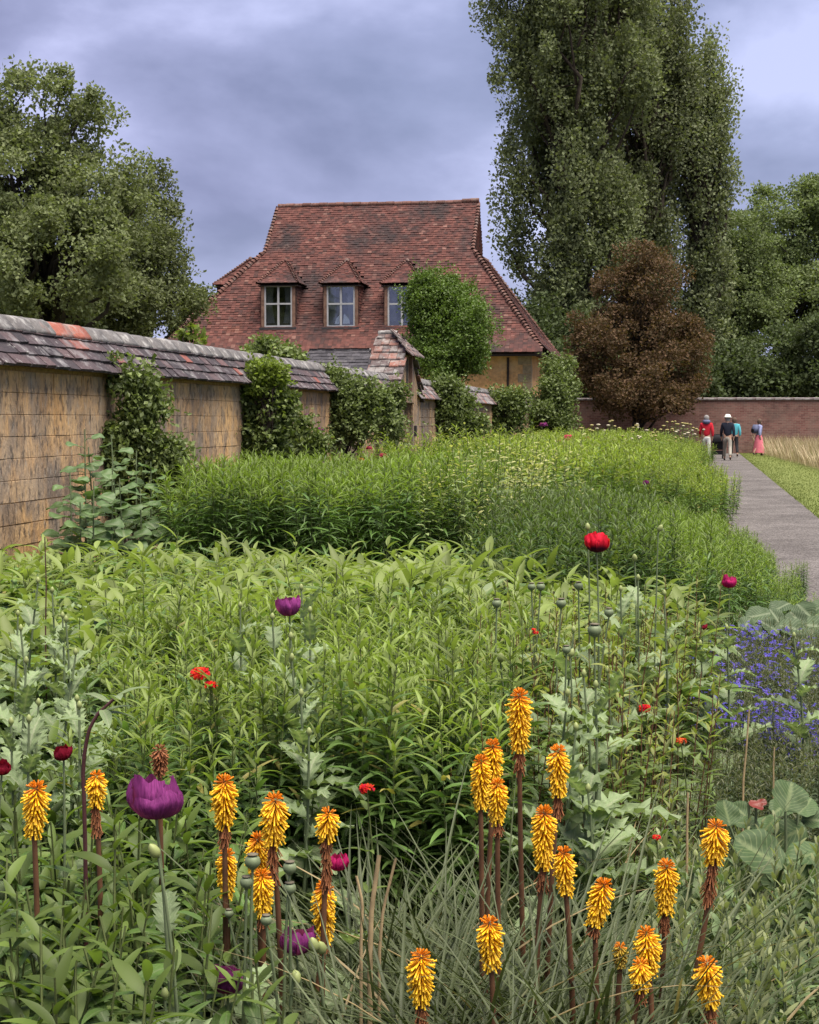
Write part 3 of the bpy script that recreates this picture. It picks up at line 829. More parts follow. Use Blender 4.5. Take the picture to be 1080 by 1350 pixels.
        cp = Soup(); cp.lathe([(.01, -.10), (.08, -.08), (.09, 0), (.05, .06), (.01, .08)], 8, P3(0, vp - .02, peak + .06)); put('hood_cap', cp, M['ridge_tile'], True, dm)
        # window
        wn = new('window', None, root)
        for sg in (-1, 1):
            fr_ = Soup(); fr_.box((hw * sg - (.0 if sg < 0 else .12), -.03, zs - .02), (hw * sg + (.12 if sg < 0 else 0), .05, zt + .02), fr=P3); put('jamb', fr_, M['old_timber'], False, wn)
        iw = hw - .12; mid = zs + (zt - zs) * .56
        f2 = Soup()
        for (a, b, c, d) in ((-iw, -iw + .06, zs, zt), (iw - .06, iw, zs, zt)): f2.box((a, -.012, c), (b, .05, d), fr=P3)
        f2.box((-.038, -.010, zs + .001), (.038, .046, zt), fr=P3)
        f2.box((-iw + .06, -.016, zs + .0015), (iw - .06, .044, zs + .06), fr=P3); f2.box((-iw + .06, -.016, zt - .05), (iw - .06, .044, zt - .0015), fr=P3)
        f2.box((-iw + .06, -.02, mid - .032), (iw - .06, .048, mid + .032), fr=P3)
        put('casement', f2, M['window_white'], False, wn)
        for (a, b) in ((-iw + .06, -.05), (.05, iw - .06)):
            for (c, d) in ((zs + .06, mid - .032), (mid + .032, zt - .05)):
                g = Soup(); g.box((a, .015, c), (b, .02, d), fr=P3); put('pane', g, M['glass'], False, wn)
        sl_ = Soup(); sl_.box((-hw - .06, -.14, zs - .11), (hw + .06, .06, zs - .022), fr=P3); put('sill', sl_, M['lead'], False, wn)
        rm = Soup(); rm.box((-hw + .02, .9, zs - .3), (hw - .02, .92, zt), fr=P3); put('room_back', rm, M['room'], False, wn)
        # curtains
        cu = Soup(); n = 9
        for sg in (-1, 1):
            xs = np.linspace(iw - .06, iw - .34, n)
            V_ = []
            for i, x in enumerate(xs):
                for (z, k) in ((zt - .05, 1.0), ((zs + zt) / 2, .8), (zs + .1, 1.2)):
                    V_.append(P3(sg * (iw - .06 - (iw - .06 - x) * k), .14 + .02 * (i % 2), z))
            cu.raw(V_, [(i * 3 + j, i * 3 + j + 1, i * 3 + j + 4, i * 3 + j + 3) for i in range(n - 1) for j in range(2)])
        put('curtain', cu, M['curtain'], True, wn)['kind'] = 'stuff'
        if lay == 1:
            li = Soup(); li.raw([P3(.04, .11, zs + .06), P3(.34, .11, zs + .06), P3(.30, .12, zs + .30), P3(.10, .13, zs + .52)], [(0, 1, 2, 3)])
            li.raw([P3(-.30, .11, zs + .06), P3(-.10, .11, zs + .06), P3(-.02, .12, zs + .52), P3(-.20, .13, zs + .34)], [(0, 1, 2, 3)])
            put('linen', li, M['linen'], True, wn)
    for i, (uc, vd) in enumerate(dorm):
        O = hp(uc, vd, 0); zs = solve_z(431, uc, vd); zt = solve_z(376.5, uc, vd)
        pk = solve_z(345, uc, vd + 1.2)
        dormer(O, HU, HV, zs, zt, 1.34, pk, 1.25, (pk - ZE) / tanP - vd, lay=i)
    # dormer on the far end slope, seen as a notch in the outline
    tl_ = dz / dvl; zc = 5.35
    O = hp(UEL + (zc - ZE) / tl_ + .8, 3.1, 0)
    dormer(O, -HV, HU, zc, zc + 1.55, 1.3, 8.0, 1.2, 2.6)
M['quoin'] = piecemat('quoin', [(0, (.30, .22, .13)), (1, (.42, .33, .21))], fine=8)
house()

# small slate roofed outbuilding between wall and house
def shed():
    c = at_Y(444, 470, 47.0); root = empty('outbuilding', (c.x, c.y, 0), -A)
    tag(root, 'low outbuilding with dark slate gable roof just behind the garden wall', 'outbuilding')
    zt = at_Y(444, 463, 47).z; ze = zt - .85; hw = 1.2
    q = Soup(); q.box((-.95, -1.0, 0), (.95, 1.0, ze + .06)); new('wall', q.mesh('wall', M['house_wall'], False), root)
    rf = Soup()
    # ridge runs along local x, slopes towards and away from the camera
    for sg in (-1, 1):
        es = Vector((0, -sg * 1.25, zt - ze)); lf = es.length
        tile_slope(rf, Vector((0, sg * 1.25, ze)), Vector((1, 0, 0)), es, [(-1.12, 0), (1.12, 0), (.95, lf), (-.75, lf)], ex=.17, wd=.24, th=.012)
    o = new('roof_slates', rf.mesh('roof_slates', M['slate'], False), root); o['kind'] = 'stuff'
    g = Soup()
    g.raw([(-1.12, -1.2, ze), (-1.12, 1.2, ze), (-.76, 0, zt), (-.76, 0, zt - .01)], [(0, 1, 2, 3)])
    g.raw([(1.12, -1.2, ze), (1.12, 1.2, ze), (.96, 0, zt), (.96, 0, zt - .01)], [(0, 1, 2, 3)])
    g.raw([(-1.12, -1.22, ze - .02), (1.12, -1.22, ze - .02), (1.0, 0, zt - .03), (-.8, 0, zt - .03)], [(0, 1, 2, 3)])
    new('roof_end', g.mesh('roof_end', M['slate'], False), root)
    q = Soup(); q.tube([(-.8, 0, zt + .02), (0, 0, zt + .03), (1.0, 0, zt + .02)], .06, 6); new('ridge', q.mesh('ridge', M['ridge_grey'], True), root)
shed()

# far brick wall
def brick_wall():
    a = at_Y(725, 560, 80.5); b = a + HU * 26; ln = 26.0
    root = empty('brick_wall', (a.x, a.y, 0), -A); tag(root, 'long red brick boundary wall with stone coping behind the walkers', 'wall')
    zt = at_Y(1000, 527, 78).z
    q = Soup(); q.box((0, 0, -.1), (ln, .35, zt)); new('brickwork', q.mesh('brickwork', M['brick'], False), root)
    x = 0
    cm = Soup(); cm.box((0, -.07, 0), (.895, .42, .07)); cm.raw([(0, -.07, .071), (.895, -.07, .071), (.895, .42, .12), (0, .42, .12)], [(0, 1, 2, 3)])
    cmesh = cm.mesh('coping_stone', M['coping_far'], False)
    while x < ln:
        new('coping_stone', cmesh, root, (x, 0, zt + .004 + .01 * lump(x, 0))); x += .9
brick_wall()
#PART2

# ------------------------------------------------------------------ trees and shrubs
CARD = card_tpl()
def rand_unit(n, r):
    return unit(r.normal(size=(n, 3)))
def crown(lobes, nclump, per, leaf, csize, r, up=.25, shell=.5, droop=0.0, sprays=0, spray_len=.4):
    """leaf cards gathered into clumps spread through ellipsoid lobes; returns soup and clump centres"""
    lb = np.array([(*c, *rd) for c, rd in lobes], float)
    wgt = (lb[:, 3] * lb[:, 4] * lb[:, 5]) ** (2 / 3); wgt /= wgt.sum()
    pick = r.choice(len(lb), nclump, p=wgt); d = rand_unit(nclump, r)
    rad = shell + (1 - shell) * r.random(nclump) ** .6
    cen = lb[pick, :3] + d * rad[:, None] * lb[pick, 3:]
    k = np.repeat(np.arange(nclump), (per * r.uniform(.5, 1.5, nclump)).astype(int))
    n = len(k)
    csz = np.array(csize)[None] * r.uniform(.6, 1.35, nclump)[k][:, None]
    off = np.clip(r.normal(size=(n, 3)), -1.5, 1.5) * csz * .58
    P = cen[k] + off
    D = unit(rand_unit(n, r) + np.array([0, 0, up]) + .5 * d[k] - np.array([0, 0, droop]))
    Nn = unit(rand_unit(n, r) * .9 + .5 * d[k] + np.array([0, 0, .5]))
    L = leaf * r.uniform(.65, 1.35, n); W = L * r.uniform(.55, .8, n)
    s = Soup(); s.leaves(CARD, P, D, Nn, L, W, r.uniform(-.3, .9, n))
    if sprays:                                             # loose shoots that break the outline
        pk = r.choice(len(lb), sprays, p=wgt); dd = rand_unit(sprays, r); a = lb[pk, :3] + dd * lb[pk, 3:] * .85
        od = unit(dd + np.array([0, -.2, .35]) + r.normal(size=(sprays, 3)) * .35); ln = spray_len * r.uniform(.4, 1.3, sprays)
        m = 16; q = np.linspace(.1, 1, m)
        pos = a[:, None] + od[:, None] * (ln[:, None] * q[None])[..., None] - np.array([0, 0, 1.0]) * (ln[:, None] * q[None] ** 2 * (.15 + droop * .5))[..., None]
        pos = pos.reshape(-1, 3) + r.normal(size=(sprays * m, 3)) * leaf * .3; k2 = len(pos)
        D2 = unit(rand_unit(k2, r) * .8 + np.repeat(od, m, axis=0)); s.leaves(CARD, pos, D2, rand_unit(k2, r) * .8 + np.array([0, -.2, .7]), leaf * r.uniform(.6, 1.25, k2), leaf * .6, r.uniform(-.2, .9, k2))
    return s, cen
def limb(soup, a, b, r0, r1, r, n=6, wob=.06, sides=6):
    a, b = np.array(a, float), np.array(b, float); t = np.linspace(0, 1, n)[:, None]
    ln = np.linalg.norm(b - a)
    w_ = r.normal(size=(n, 3)) * wob * ln * np.sin(np.pi * t)
    lift = np.array([0, 0, .10 * ln]) * np.sin(np.pi * t)
    soup.tube(a + (b - a) * t + w_ + lift, np.linspace(r0, r1, n), sides)
def tree(name, label, cat, base, lobes, nclump, per, leaf, csize, mat, seed, trunk_r=.3, group=None, limbs=40, bark='bark', trunk_top=None, up=.25, shell=.5, parts=('trunk', 'crown'), droop=0.0, sprays=0, spray_len=.4):
    r = np.random.default_rng(seed)
    base = Vector((base[0], base[1], 0)); root = empty(name, base); tag(root, label, cat, group)
    s, cen = crown(lobes, nclump, per, leaf, csize, r, up, shell, droop, sprays, spray_len)
    for i in range(len(s.v)): s.v[i] = s.v[i] - np.array(base)
    new(parts[1], s.mesh(parts[1], mat, False), root)
    cen = cen - np.array(base)
    top = np.array(trunk_top) - np.array(base) if trunk_top is not None else np.array([0, 0, cen[:, 2].max() * .85])
    tr = Soup(); n = 9; t = np.linspace(0, 1, n)[:, None]
    pts = np.array([0, 0, -.15]) + (top + np.array([0, 0, .15])) * t + r.normal(size=(n, 3)) * np.array([.03, .03, 0]) * top[2] * .12 * np.sin(np.pi * t)
    rad = trunk_r * (1 - .88 * np.linspace(0, 1, n) ** .8); rad[0] *= 1.35
    tr.tube(pts, rad, 9)
    for j in r.permutation(len(cen))[:limbs]:
        c = cen[j]; f = np.clip((c[2] / max(.1, top[2])) * .72 - .12 * r.random(), .08, .97)
        a = np.array([np.interp(f, t[:, 0], pts[:, q]) for q in range(3)])
        if np.linalg.norm(c - a) > .25:
            limb(tr, a, c, max(.012, trunk_r * (1 - .85 * f) * .42), .012 + .01 * trunk_r, r)
    new(parts[0], tr.mesh(parts[0], M[bark], True), root)
    return root
def lobe_px(px, py, Y, rx, rz, ry=None, dY=0.0):
    """an ellipsoid lobe whose middle shows at a pixel, radii given in pixels at that depth"""
    p = at_Y(px, py, Y + dY); k = (Y + dY) / F
    return ((p.x, p.y, p.z), (rx * k, (ry if ry else rx) * k, rz * k))

M['leaf_oak'] = leafmat('leaf_oak', (0.0791, 0.0802, 0.0454), (0.1520, 0.1443, 0.0867), .34, .65, .12)
M['leaf_dark'] = leafmat('leaf_dark', (0.0461, 0.0518, 0.0292), (0.0819, 0.0876, 0.0488), .32, .65, .12)
M['leaf_poplar'] = leafmat('leaf_poplar', (0.0963, 0.0950, 0.0594), (0.1670, 0.1574, 0.1023), .32, .65, .12)
M['leaf_poplar2'] = leafmat('leaf_poplar2', (0.0931, 0.0891, 0.0594), (0.1541, 0.1455, 0.1023), .32, .65, .12)
M['leaf_copper'] = leafmat('leaf_copper', (.058, .040, .024), (.098, .044, .034), .32, .65, .12)
M['leaf_mid'] = leafmat('leaf_mid', (0.0851, 0.0935, 0.0495), (0.1763, 0.1791, 0.1032), .34, .65, .12)
M['leaf_bush'] = leafmat('leaf_bush', (0.0598, 0.0897, 0.0180), (0.1323, 0.1667, 0.0380), .35, .5)
M['leaf_lime'] = leafmat('leaf_lime', (.085, .108, .020), (.185, .19, .048), .38, .5)
M['leaf_pear'] = leafmat('leaf_pear', (0.0432, 0.0570, 0.0207), (0.1350, 0.1377, 0.0506), .32, .5)
M['leaf_hop'] = leafmat('leaf_hop', (0.0648, 0.0808, 0.0287), (0.1458, 0.1472, 0.0633), .32, .5)

# left group
L = [lobe_px(45, 150, 52, 62, 62), lobe_px(110, 170, 52, 45, 55), lobe_px(20, 260, 51, 90, 75), lobe_px(130, 270, 52, 70, 70, dY=-1), lobe_px(70, 350, 50, 110, 80), lobe_px(-40, 200, 52, 60, 90), lobe_px(60, 105, 52, 34, 24)]
tree('oak_tree', 'tall broad tree with airy rounded crown rising behind the old garden wall', 'tree', (gX(52, 52), 52), L, 235, 250, .132, (.56, .56, .40), M['leaf_oak'], 3, .42, 'trees behind the garden wall', 120, 'bark_dark', at_Y(50, 150, 52), shell=.5, sprays=130, spray_len=.9)
L = [lobe_px(190, 290, 60, 48, 55), lobe_px(212, 350, 59, 42, 60), lobe_px(160, 330, 58, 60, 70), lobe_px(225, 395, 58, 36, 45), lobe_px(120, 400, 57, 95, 55), lobe_px(196, 236, 60, 20, 22)]
tree('oak_tree', 'shorter dark tree sloping down towards the red roofed house', 'tree', (gX(185, 59), 59), L, 240, 220, .13, (.56, .56, .44), M['leaf_oak'], 4, .36, 'trees behind the garden wall', 60, 'bark_dark', at_Y(185, 270, 59), shell=.45, sprays=90, spray_len=.8)
L = [lobe_px(-10, 380, 56, 70, 70), lobe_px(60, 410, 55, 70, 45)]
tree('hazel_tree', 'low dark tree filling in beneath the tall airy crown', 'tree', (gX(10, 56), 56), L, 120, 150, .18, (.7, .7, .6), M['leaf_dark'], 5, .2, 'trees behind the garden wall', 25)
L = [lobe_px(262, 405, 100, 15, 25), lobe_px(275, 425, 100, 22, 26), lobe_px(250, 425, 100, 20, 25)]
tree('pine_tree', 'small far pine showing beside the end of the red roof', 'tree', (gX(264, 100), 100), L, 60, 90, .24, (.7, .7, .4), M['leaf_dark'], 6, .2, None, 20)

# poplars: many steep plumes round a leader
def poplar(name, label, pxc, Y, top_py, half, bot_py, nplume, nclump, per, seed, mat, spread=1.0):
    r = np.random.default_rng(seed); L = []
    kk = Y / F
    for i in range(nplume):
        f = r.random() ** .85                                   # 0 low, 1 top
        py = bot_py + (top_py - bot_py) * f
        prof = math.sin(math.pi * min(1, .16 + .84 * (1 - f) ** .62)) ** .55 if f > .12 else .82
        rr = half * prof * math.sqrt(r.random()) * .95
        a = r.uniform(0, 2 * math.pi)
        p = at_Y(pxc + rr * math.cos(a), py, Y)
        L.append(((p.x, p.y + rr * math.sin(a) * kk * spread, p.z), (r.uniform(.7, 1.25), r.uniform(.7, 1.25), r.uniform(1.7, 3.2))))
    return tree(name, label, 'tree', (gX(pxc, Y), Y), L, nclump, int(per * 1.15), .205, (.66, .66, 1.05), mat, seed, .75, 'poplars behind the house', 110, 'bark', at_Y(pxc, top_py + 40, Y), up=.8, shell=.35)
poplar('poplar_tree', 'tallest poplar, dense grey green and cut by the top of the view', 752, 92, -150, 114, 520, 190, 1180, 120, 21, M['leaf_poplar'])
poplar('poplar_tree', 'second poplar standing close against the tallest one, behind the copper leaved tree', 852, 97, -60, 62, 520, 115, 780, 120, 22, M['leaf_poplar2'])
poplar('poplar_tree', 'slimmer lower poplar with a narrow plumed top on the open sky side', 920, 99, 100, 36, 510, 62, 370, 110, 23, M['leaf_poplar2'])

L = [lobe_px(845, 390, 77, 62, 62), lobe_px(862, 345, 77, 34, 28), lobe_px(815, 375, 77, 26, 26), lobe_px(835, 450, 77, 92, 62), lobe_px(890, 460, 77, 48, 62), lobe_px(790, 470, 76, 42, 48), lobe_px(845, 505, 76, 92, 32), lobe_px(845, 528, 75, 78, 18), lobe_px(900, 520, 76, 34, 22)]
tree('copper_tree', 'rounded copper brown leaved tree standing before the brick wall', 'tree', (gX(838, 77), 77), L, 300, 190, .135, (.52, .52, .44), M['leaf_copper'], 31, .24, None, 60, 'bark_dark', at_Y(842, 350, 77), shell=.4)

L = [lobe_px(1040, 290, 108, 62, 55), lobe_px(1085, 330, 108, 60, 80), lobe_px(1000, 350, 107, 60, 60), lobe_px(1050, 400, 106, 90, 60), lobe_px(1100, 270, 108, 46, 42)]
tree('lime_tree', 'large rounded green tree beyond the brick wall, above the walkers', 'tree', (gX(1045, 108), 108), L, 330, 230, .20, (.82, .82, .62), M['leaf_mid'], 41, .5, 'trees beyond the brick wall', 60, 'bark_dark', at_Y(1045, 280, 108), shell=.5)
L = [lobe_px(965, 330, 104, 46, 50), lobe_px(975, 400, 103, 55, 65), lobe_px(955, 450, 102, 40, 50)]
tree('lime_tree', 'smaller green tree squeezed between the poplars and the large rounded tree', 'tree', (gX(966, 104), 104), L, 210, 210, .19, (.72, .72, .58), M['leaf_mid'], 42, .3, 'trees beyond the brick wall', 40, 'bark_dark', shell=.5)
for i, (px, py, Y, rx, rz, lab) in enumerate([(960, 495, 90, 42, 32, 'dark low shrub leaning over the brick wall beside the copper tree'),
        (1030, 480, 92, 55, 48, 'dark shaded shrub under the large rounded tree behind the brick wall'),
        (1085, 470, 91, 50, 55, 'tall dark shrub behind the end of the brick wall'), (905, 500, 88, 40, 35, 'brownish green shrub showing between copper tree and brick wall'),
        (720, 470, 88, 60, 70, 'dark shrub filling the gap between house and copper tree'), (770, 500, 86, 45, 50, 'dark shrub low behind the copper tree trunk')]):
    tree('shrub', lab, 'shrub', (gX(px, Y), Y), [lobe_px(px, py, Y, rx, rz), lobe_px(px, py + 35, Y, rx * 1.1, rz * .8)], 110, 120, .22, (.7, .7, .55), M['leaf_dark'], 50 + i, .14, 'shrubs beyond the garden', 25, 'bark_dark', parts=('stem', 'foliage'))

# feathery small tree in front of the house
L = [lobe_px(588, 415, 50, 52, 46), lobe_px(575, 385, 50, 34, 30), lobe_px(612, 440, 49, 42, 48), lobe_px(570, 460, 50, 42, 40), lobe_px(560, 400, 50, 30, 26), lobe_px(600, 478, 49, 44, 24)]
tree('ornamental_tree', 'round feathery bright green small tree in front of the house roof', 'tree', (gX(590, 50), 50), L, 300, 200, .078, (.30, .30, .28), [M['leaf_bush']], 61, .12, None, 50, shell=.35, sprays=130, spray_len=.55)
# shrub column against the house's end wall
L = [lobe_px(736, 490, 60.5, 20, 22), lobe_px(738, 520, 60, 22, 34), lobe_px(716, 530, 59.5, 14, 24), lobe_px(730, 556, 60, 28, 22)]
tree('climbing_shrub', 'tall leafy column of climber against the shaded end wall of the house', 'shrub', (gX(734, 60), 60), L, 130, 110, .11, (.28, .28, .3), M['leaf_hop'], 62, .06, None, 20, parts=('stem', 'foliage'))

# climbers and wall shrubs along the garden wall
def wall_shrub(label, lobes, base_px, Y, nclump, per, leaf, mat, seed, cs=.13, name='wall_shrub', group='shrubs trained on the garden wall', droop=0.0):
    r = random.Random(seed); more = []
    for (c, rd) in lobes:                                   # ragged outline: small lobes scattered round the big ones
        for _ in range(4):
            a = r.uniform(0, 6.28); q = r.uniform(.75, 1.25); k = r.uniform(.22, .42)
            more.append(((c[0] + rd[0] * q * math.cos(a), c[1] + r.uniform(-.5, .5) * rd[1], min(2.22, c[2] + rd[2] * q * math.sin(a))), tuple(x * k for x in rd)))
    lobes = [(c, tuple(x * .72 for x in rd)) for c, rd in lobes] + more
    return tree(name, label, 'shrub', (gX(base_px, Y), Y), lobes, nclump, int(per * 1.3), leaf * .76, (cs * 1.25, cs * 1.1, cs * 1.35), mat, seed, .035, group, 30, 'bark', parts=('stem', 'foliage'), up=.0, shell=.25, droop=droop, sprays=max(14, nclump // 3), spray_len=leaf * 5)
def s_to_Y(px, off=.42):
    s = at_wall_s(px, off); return wp(s, off, 0)[1]
Y1 = s_to_Y(170)
wall_shrub('big drooping green shrub under the eaves of the old wall, behind hollyhock leaves', [lobe_px(180, 545, Y1, 33, 48, 22), lobe_px(165, 590, Y1, 42, 50, 22), lobe_px(205, 610, Y1, 34, 40, 20), lobe_px(150, 640, Y1, 55, 44, 24), lobe_px(190, 515, Y1, 24, 20, 16), lobe_px(120, 650, Y1, 40, 40, 20), lobe_px(215, 655, Y1, 36, 40, 20), lobe_px(140, 590, Y1, 34, 36, 18), lobe_px(225, 610, Y1, 24, 34, 16)], 175, Y1, 210, 75, .075, M['leaf_pear'], 71, .11, droop=.7)
Y2 = s_to_Y(345)
wall_shrub('upright dark wall shrub with lime green top, next along from the drooping shrub', [lobe_px(348, 555, Y2, 30, 48, 20), lobe_px(355, 508, Y2, 20, 26, 16), lobe_px(340, 585, Y2, 32, 30, 20)], 347, Y2, 120, 80, .085, M['leaf_pear'], 72, .12)
wall_shrub('lime green tip sprouting from the upright dark wall shrub', [lobe_px(352, 500, Y2 - .15, 19, 18, 14)], 352, Y2 - .15, 26, 70, .08, M['leaf_lime'], 73, .1)
Y3 = s_to_Y(455)
wall_shrub('wide pale green climber mounded over the coping before the gateway', [lobe_px(450, 535, Y3, 44, 38, 26), lobe_px(470, 560, Y3, 42, 34, 26), lobe_px(425, 565, Y3, 32, 32, 22), lobe_px(448, 505, Y3, 26, 18, 18), lobe_px(470, 520, Y3, 30, 26, 20)], 455, Y3, 190, 80, .085, M['leaf_hop'], 74, .13)
Y3b = s_to_Y(388)
wall_shrub('thin grey green shrub between the two wall climbers, below the coping', [lobe_px(392, 570, Y3b, 26, 30, 18), lobe_px(385, 590, Y3b, 28, 22, 18)], 388, Y3b, 70, 60, .08, M['leaf_pear'], 75, .12)
Y4 = s_to_Y(512)
wall_shrub('narrow dark climber hugging the near side of the gateway', [lobe_px(514, 550, Y4, 17, 34, 14), lobe_px(518, 528, Y4, 12, 18, 11)], 514, Y4, 70, 70, .09, M['leaf_pear'], 76, .13)
Y5 = s_to_Y(588)
wall_shrub('leafy climber topping the coping just past the gateway', [lobe_px(586, 540, Y5, 22, 34, 18), lobe_px(586, 512, Y5, 14, 16, 12), lobe_px(612, 560, Y5, 20, 20, 16)], 588, Y5, 100, 75, .11, M['leaf_hop'], 77, .17)
Y6 = s_to_Y(660)
wall_shrub('low spreading climber on the last stretch of wall near the pier', [lobe_px(655, 545, Y6, 22, 26, 16), lobe_px(680, 547, Y6, 20, 24, 16), lobe_px(640, 560, Y6, 18, 18, 14)], 662, Y6, 100, 75, .12, M['leaf_pear'], 78, .2)
# plants behind the wall that look over it
p = at_Y(357, 470, 31)
tree('flowering_shrub', 'pale flowering shrub looking over the coping below the first dormer', 'shrub', (p.x, p.y), [lobe_px(355, 470, 31, 34, 22), lobe_px(375, 476, 31, 24, 16), lobe_px(335, 474, 31, 18, 14)], 90, 70, .085, (.16, .16, .13), M['leaf_hop'], 79, .04, None, 20, parts=('stem', 'foliage'))
p = at_Y(245, 445, 24)
tree('sapling', 'yellow green sprig poking up above the coping beside the roof end', 'sapling', (p.x, p.y), [lobe_px(245, 438, 24, 9, 8), lobe_px(262, 448, 24, 6, 4)], 10, 16, .10, (.08, .08, .06), M['leaf_lime'], 80, .02, None, 6, parts=('stem', 'foliage'))

# ------------------------------------------------------------------ bed plants: prototypes
LEAFSPEC = {}
_leafmat = leafmat
def leafmat(name, a, b, *ar, **kw):
    g = kw.get('gain', 1.35); LEAFSPEC[name] = (tuple(x * g for x in a), tuple(x * g for x in b), kw.pop('young', (1.32, 1.24, 1.05)))
    return _leafmat(name, a, b, *ar, **kw)
LANCE = leaf_tpl(7, lambda y: (math.sin(math.pi * y ** .72) ** .95) * (1 - .25 * y), .40)
ELLIP = leaf_tpl(8, lambda y: (math.sin(math.pi * y ** .9)) ** .75, .28, wav=.02)
NARROW = leaf_tpl(4, lambda y: (1 - y) ** .5 * min(1, .55 + y * 2), .4)
BLADE = leaf_tpl(9, lambda y: (1 - y ** 2.2) * .95 + .03, .55)
JAG = leaf_tpl(16, lambda y: (math.sin(math.pi * (y * .86 + .12)) ** .6), .35, across=4, wav=.10, teeth=.42)
ROUND = leaf_tpl(14, lambda y: math.sqrt(max(0, 1 - (2 * y - 1) ** 2)) ** .85, .20, across=8)
ROUND.V[:, 2] += .045 * np.sin(ROUND.V[:, 1] * 9 + 2) * np.abs(ROUND.V[:, 0] * 2) + .03 * np.sin(ROUND.V[:, 0] * 11 + ROUND.V[:, 1] * 7)
ROUND.V[:, 0] *= 1 + .05 * np.sin(ROUND.V[:, 1] * 21)
PETAL = leaf_tpl(4, lambda y: (y ** .6) * (1.05 - y ** 6) + .05, .2)
FLORET = tube_tpl(5, ((0, .16), (.25, .30), (.7, .42), (.92, .40), (1.0, .50)))
GOLD = 2.39996
def stems_and_leaves(r, nst, R, H, nl, tpl, Ll, Wl, lean=.18, t0=.25, el=(5, 70), bend=(.3, .9), stem_r=.004, topscale=.55, hv=.18, jit=.15, tip=.79):
    """one clump: stems rising from a disc, leaves set spirally along each"""
    st, lf = Soup(), Soup()
    P, D, Nn, LL, WW, B, TT = [], [], [], [], [], [], []
    for i in range(nst):
        a = r.uniform(0, 6.283); q = R * math.sqrt(r.random()); h = H * (1 + r.uniform(-hv, hv))
        b = np.array([q * math.cos(a), q * math.sin(a), 0]); ln = lean * h
        tp = b + np.array([math.cos(a) * ln * r.uniform(.2, 1), math.sin(a) * ln * r.uniform(.2, 1), h])
        md = (b + tp) / 2 + r.normal(size=3) * .03 * h
        t = np.linspace(0, 1, 6)[:, None]
        pts = (1 - t) ** 2 * b + 2 * t * (1 - t) * md + t ** 2 * tp
        st.tube(pts, np.linspace(stem_r, stem_r * .5, 6), 4)
        ph = r.uniform(0, 6.28)
        for k in range(nl):
            f = t0 + (1 - t0) * (k + r.uniform(-.3, .3)) / nl; f = min(.995, max(t0, f))
            pos = np.array([np.interp(f, t[:, 0], pts[:, c]) for c in range(3)])
            az = ph + GOLD * k + r.normal() * jit
            e_ = math.radians(el[0] + (el[1] - el[0]) * f ** 2.2 + r.normal() * 9)
            dd = np.array([math.cos(az) * math.cos(e_), math.sin(az) * math.cos(e_), math.sin(e_)])
            nn = np.array([-math.cos(az) * math.sin(e_), -math.sin(az) * math.sin(e_), math.cos(e_)])
            nn = nn + r.normal(size=3) * .22
            s_ = (1 - (1 - topscale) * max(0, (f - .7) / .3)) * r.uniform(.75, 1.2)
            P.append(pos); D.append(dd); Nn.append(nn); LL.append(Ll * s_); WW.append(Wl * s_); B.append(r.uniform(*bend)); TT.append(f + r.normal() * .06)
    P, D, Nn, LL, WW, B, TT = (np.array(x) for x in (P, D, Nn, LL, WW, B, TT))
    yng = TT > tip
    for sel, mi_ in ((~yng, 0), (yng, 1)):                  # tips yellower as new growth, and lightened to stand for lit tops
        if sel.any(): lf.leaves(tpl, P[sel], D[sel], Nn[sel], LL[sel], WW[sel], B[sel], mi_)
    return st, lf
_tips = {}
def tipmat(m):
    n = m.name
    if n not in _tips:
        a, b, k = LEAFSPEC[n]; _tips[n] = leafmat(n + '_young_lit', tuple(x * g for x, g in zip(a, k)), tuple(x * g for x, g in zip(b, k)), .42, .5, .3, gain=1.0)
    return _tips[n]
def proto(kind, n, matL, matS, seed, **kw):
    out_ = []
    for i in range(n):
        r = np.random.default_rng(seed + i); st, lf = stems_and_leaves(r, **kw)
        out_.append((st.mesh(kind + '_stems', matS), lf.mesh(kind + '_foliage', [matL, tipmat(matL)])))
    return out_
def plant(pr, name, label, cat, group, loc, s=1.0, rz=None, tilt=.06):
    o = new(name, None, None, loc, 0, s); o.rotation_euler = (rnd.uniform(-tilt, tilt), rnd.uniform(-tilt, tilt), rnd.uniform(0, 6.28) if rz is None else rz)
    tag(o, label, cat, group)
    new('stem', pr[0], o); new('foliage', pr[1], o)
    return o
def fill(prs, name, label, cat, group, region, spacing, s=(.85, 1.15), inside=None, hfun=None, seed=1, maxn=300):
    """scatter clumps over a patch of the bed; region = (Y0, Y1, fx0(Y), fx1(Y))"""
    r = random.Random(seed); Y0, Y1, f0, f1 = region; Y = Y0; n = 0; row = 0
    pts = []
    while Y < Y1:
        x = f0(Y) + (spacing * .5 if row % 2 else 0)
        while x < f1(Y):
            px = x + r.uniform(-.32, .32) * spacing; py = Y + r.uniform(-.32, .32) * spacing
            if inside is None or inside(px, py): pts.append((px, py))
            x += spacing
        Y += spacing * .87; row += 1
    if len(pts) > maxn: r.shuffle(pts); pts = pts[:maxn]
    for (px, py) in pts:
        k = r.uniform(*s) * (hfun(px, py) if hfun else 1)
        plant(r.choice(prs), name, label(px, py) if callable(label) else label, cat, group, (px, py, 0), k)
    return len(pts)

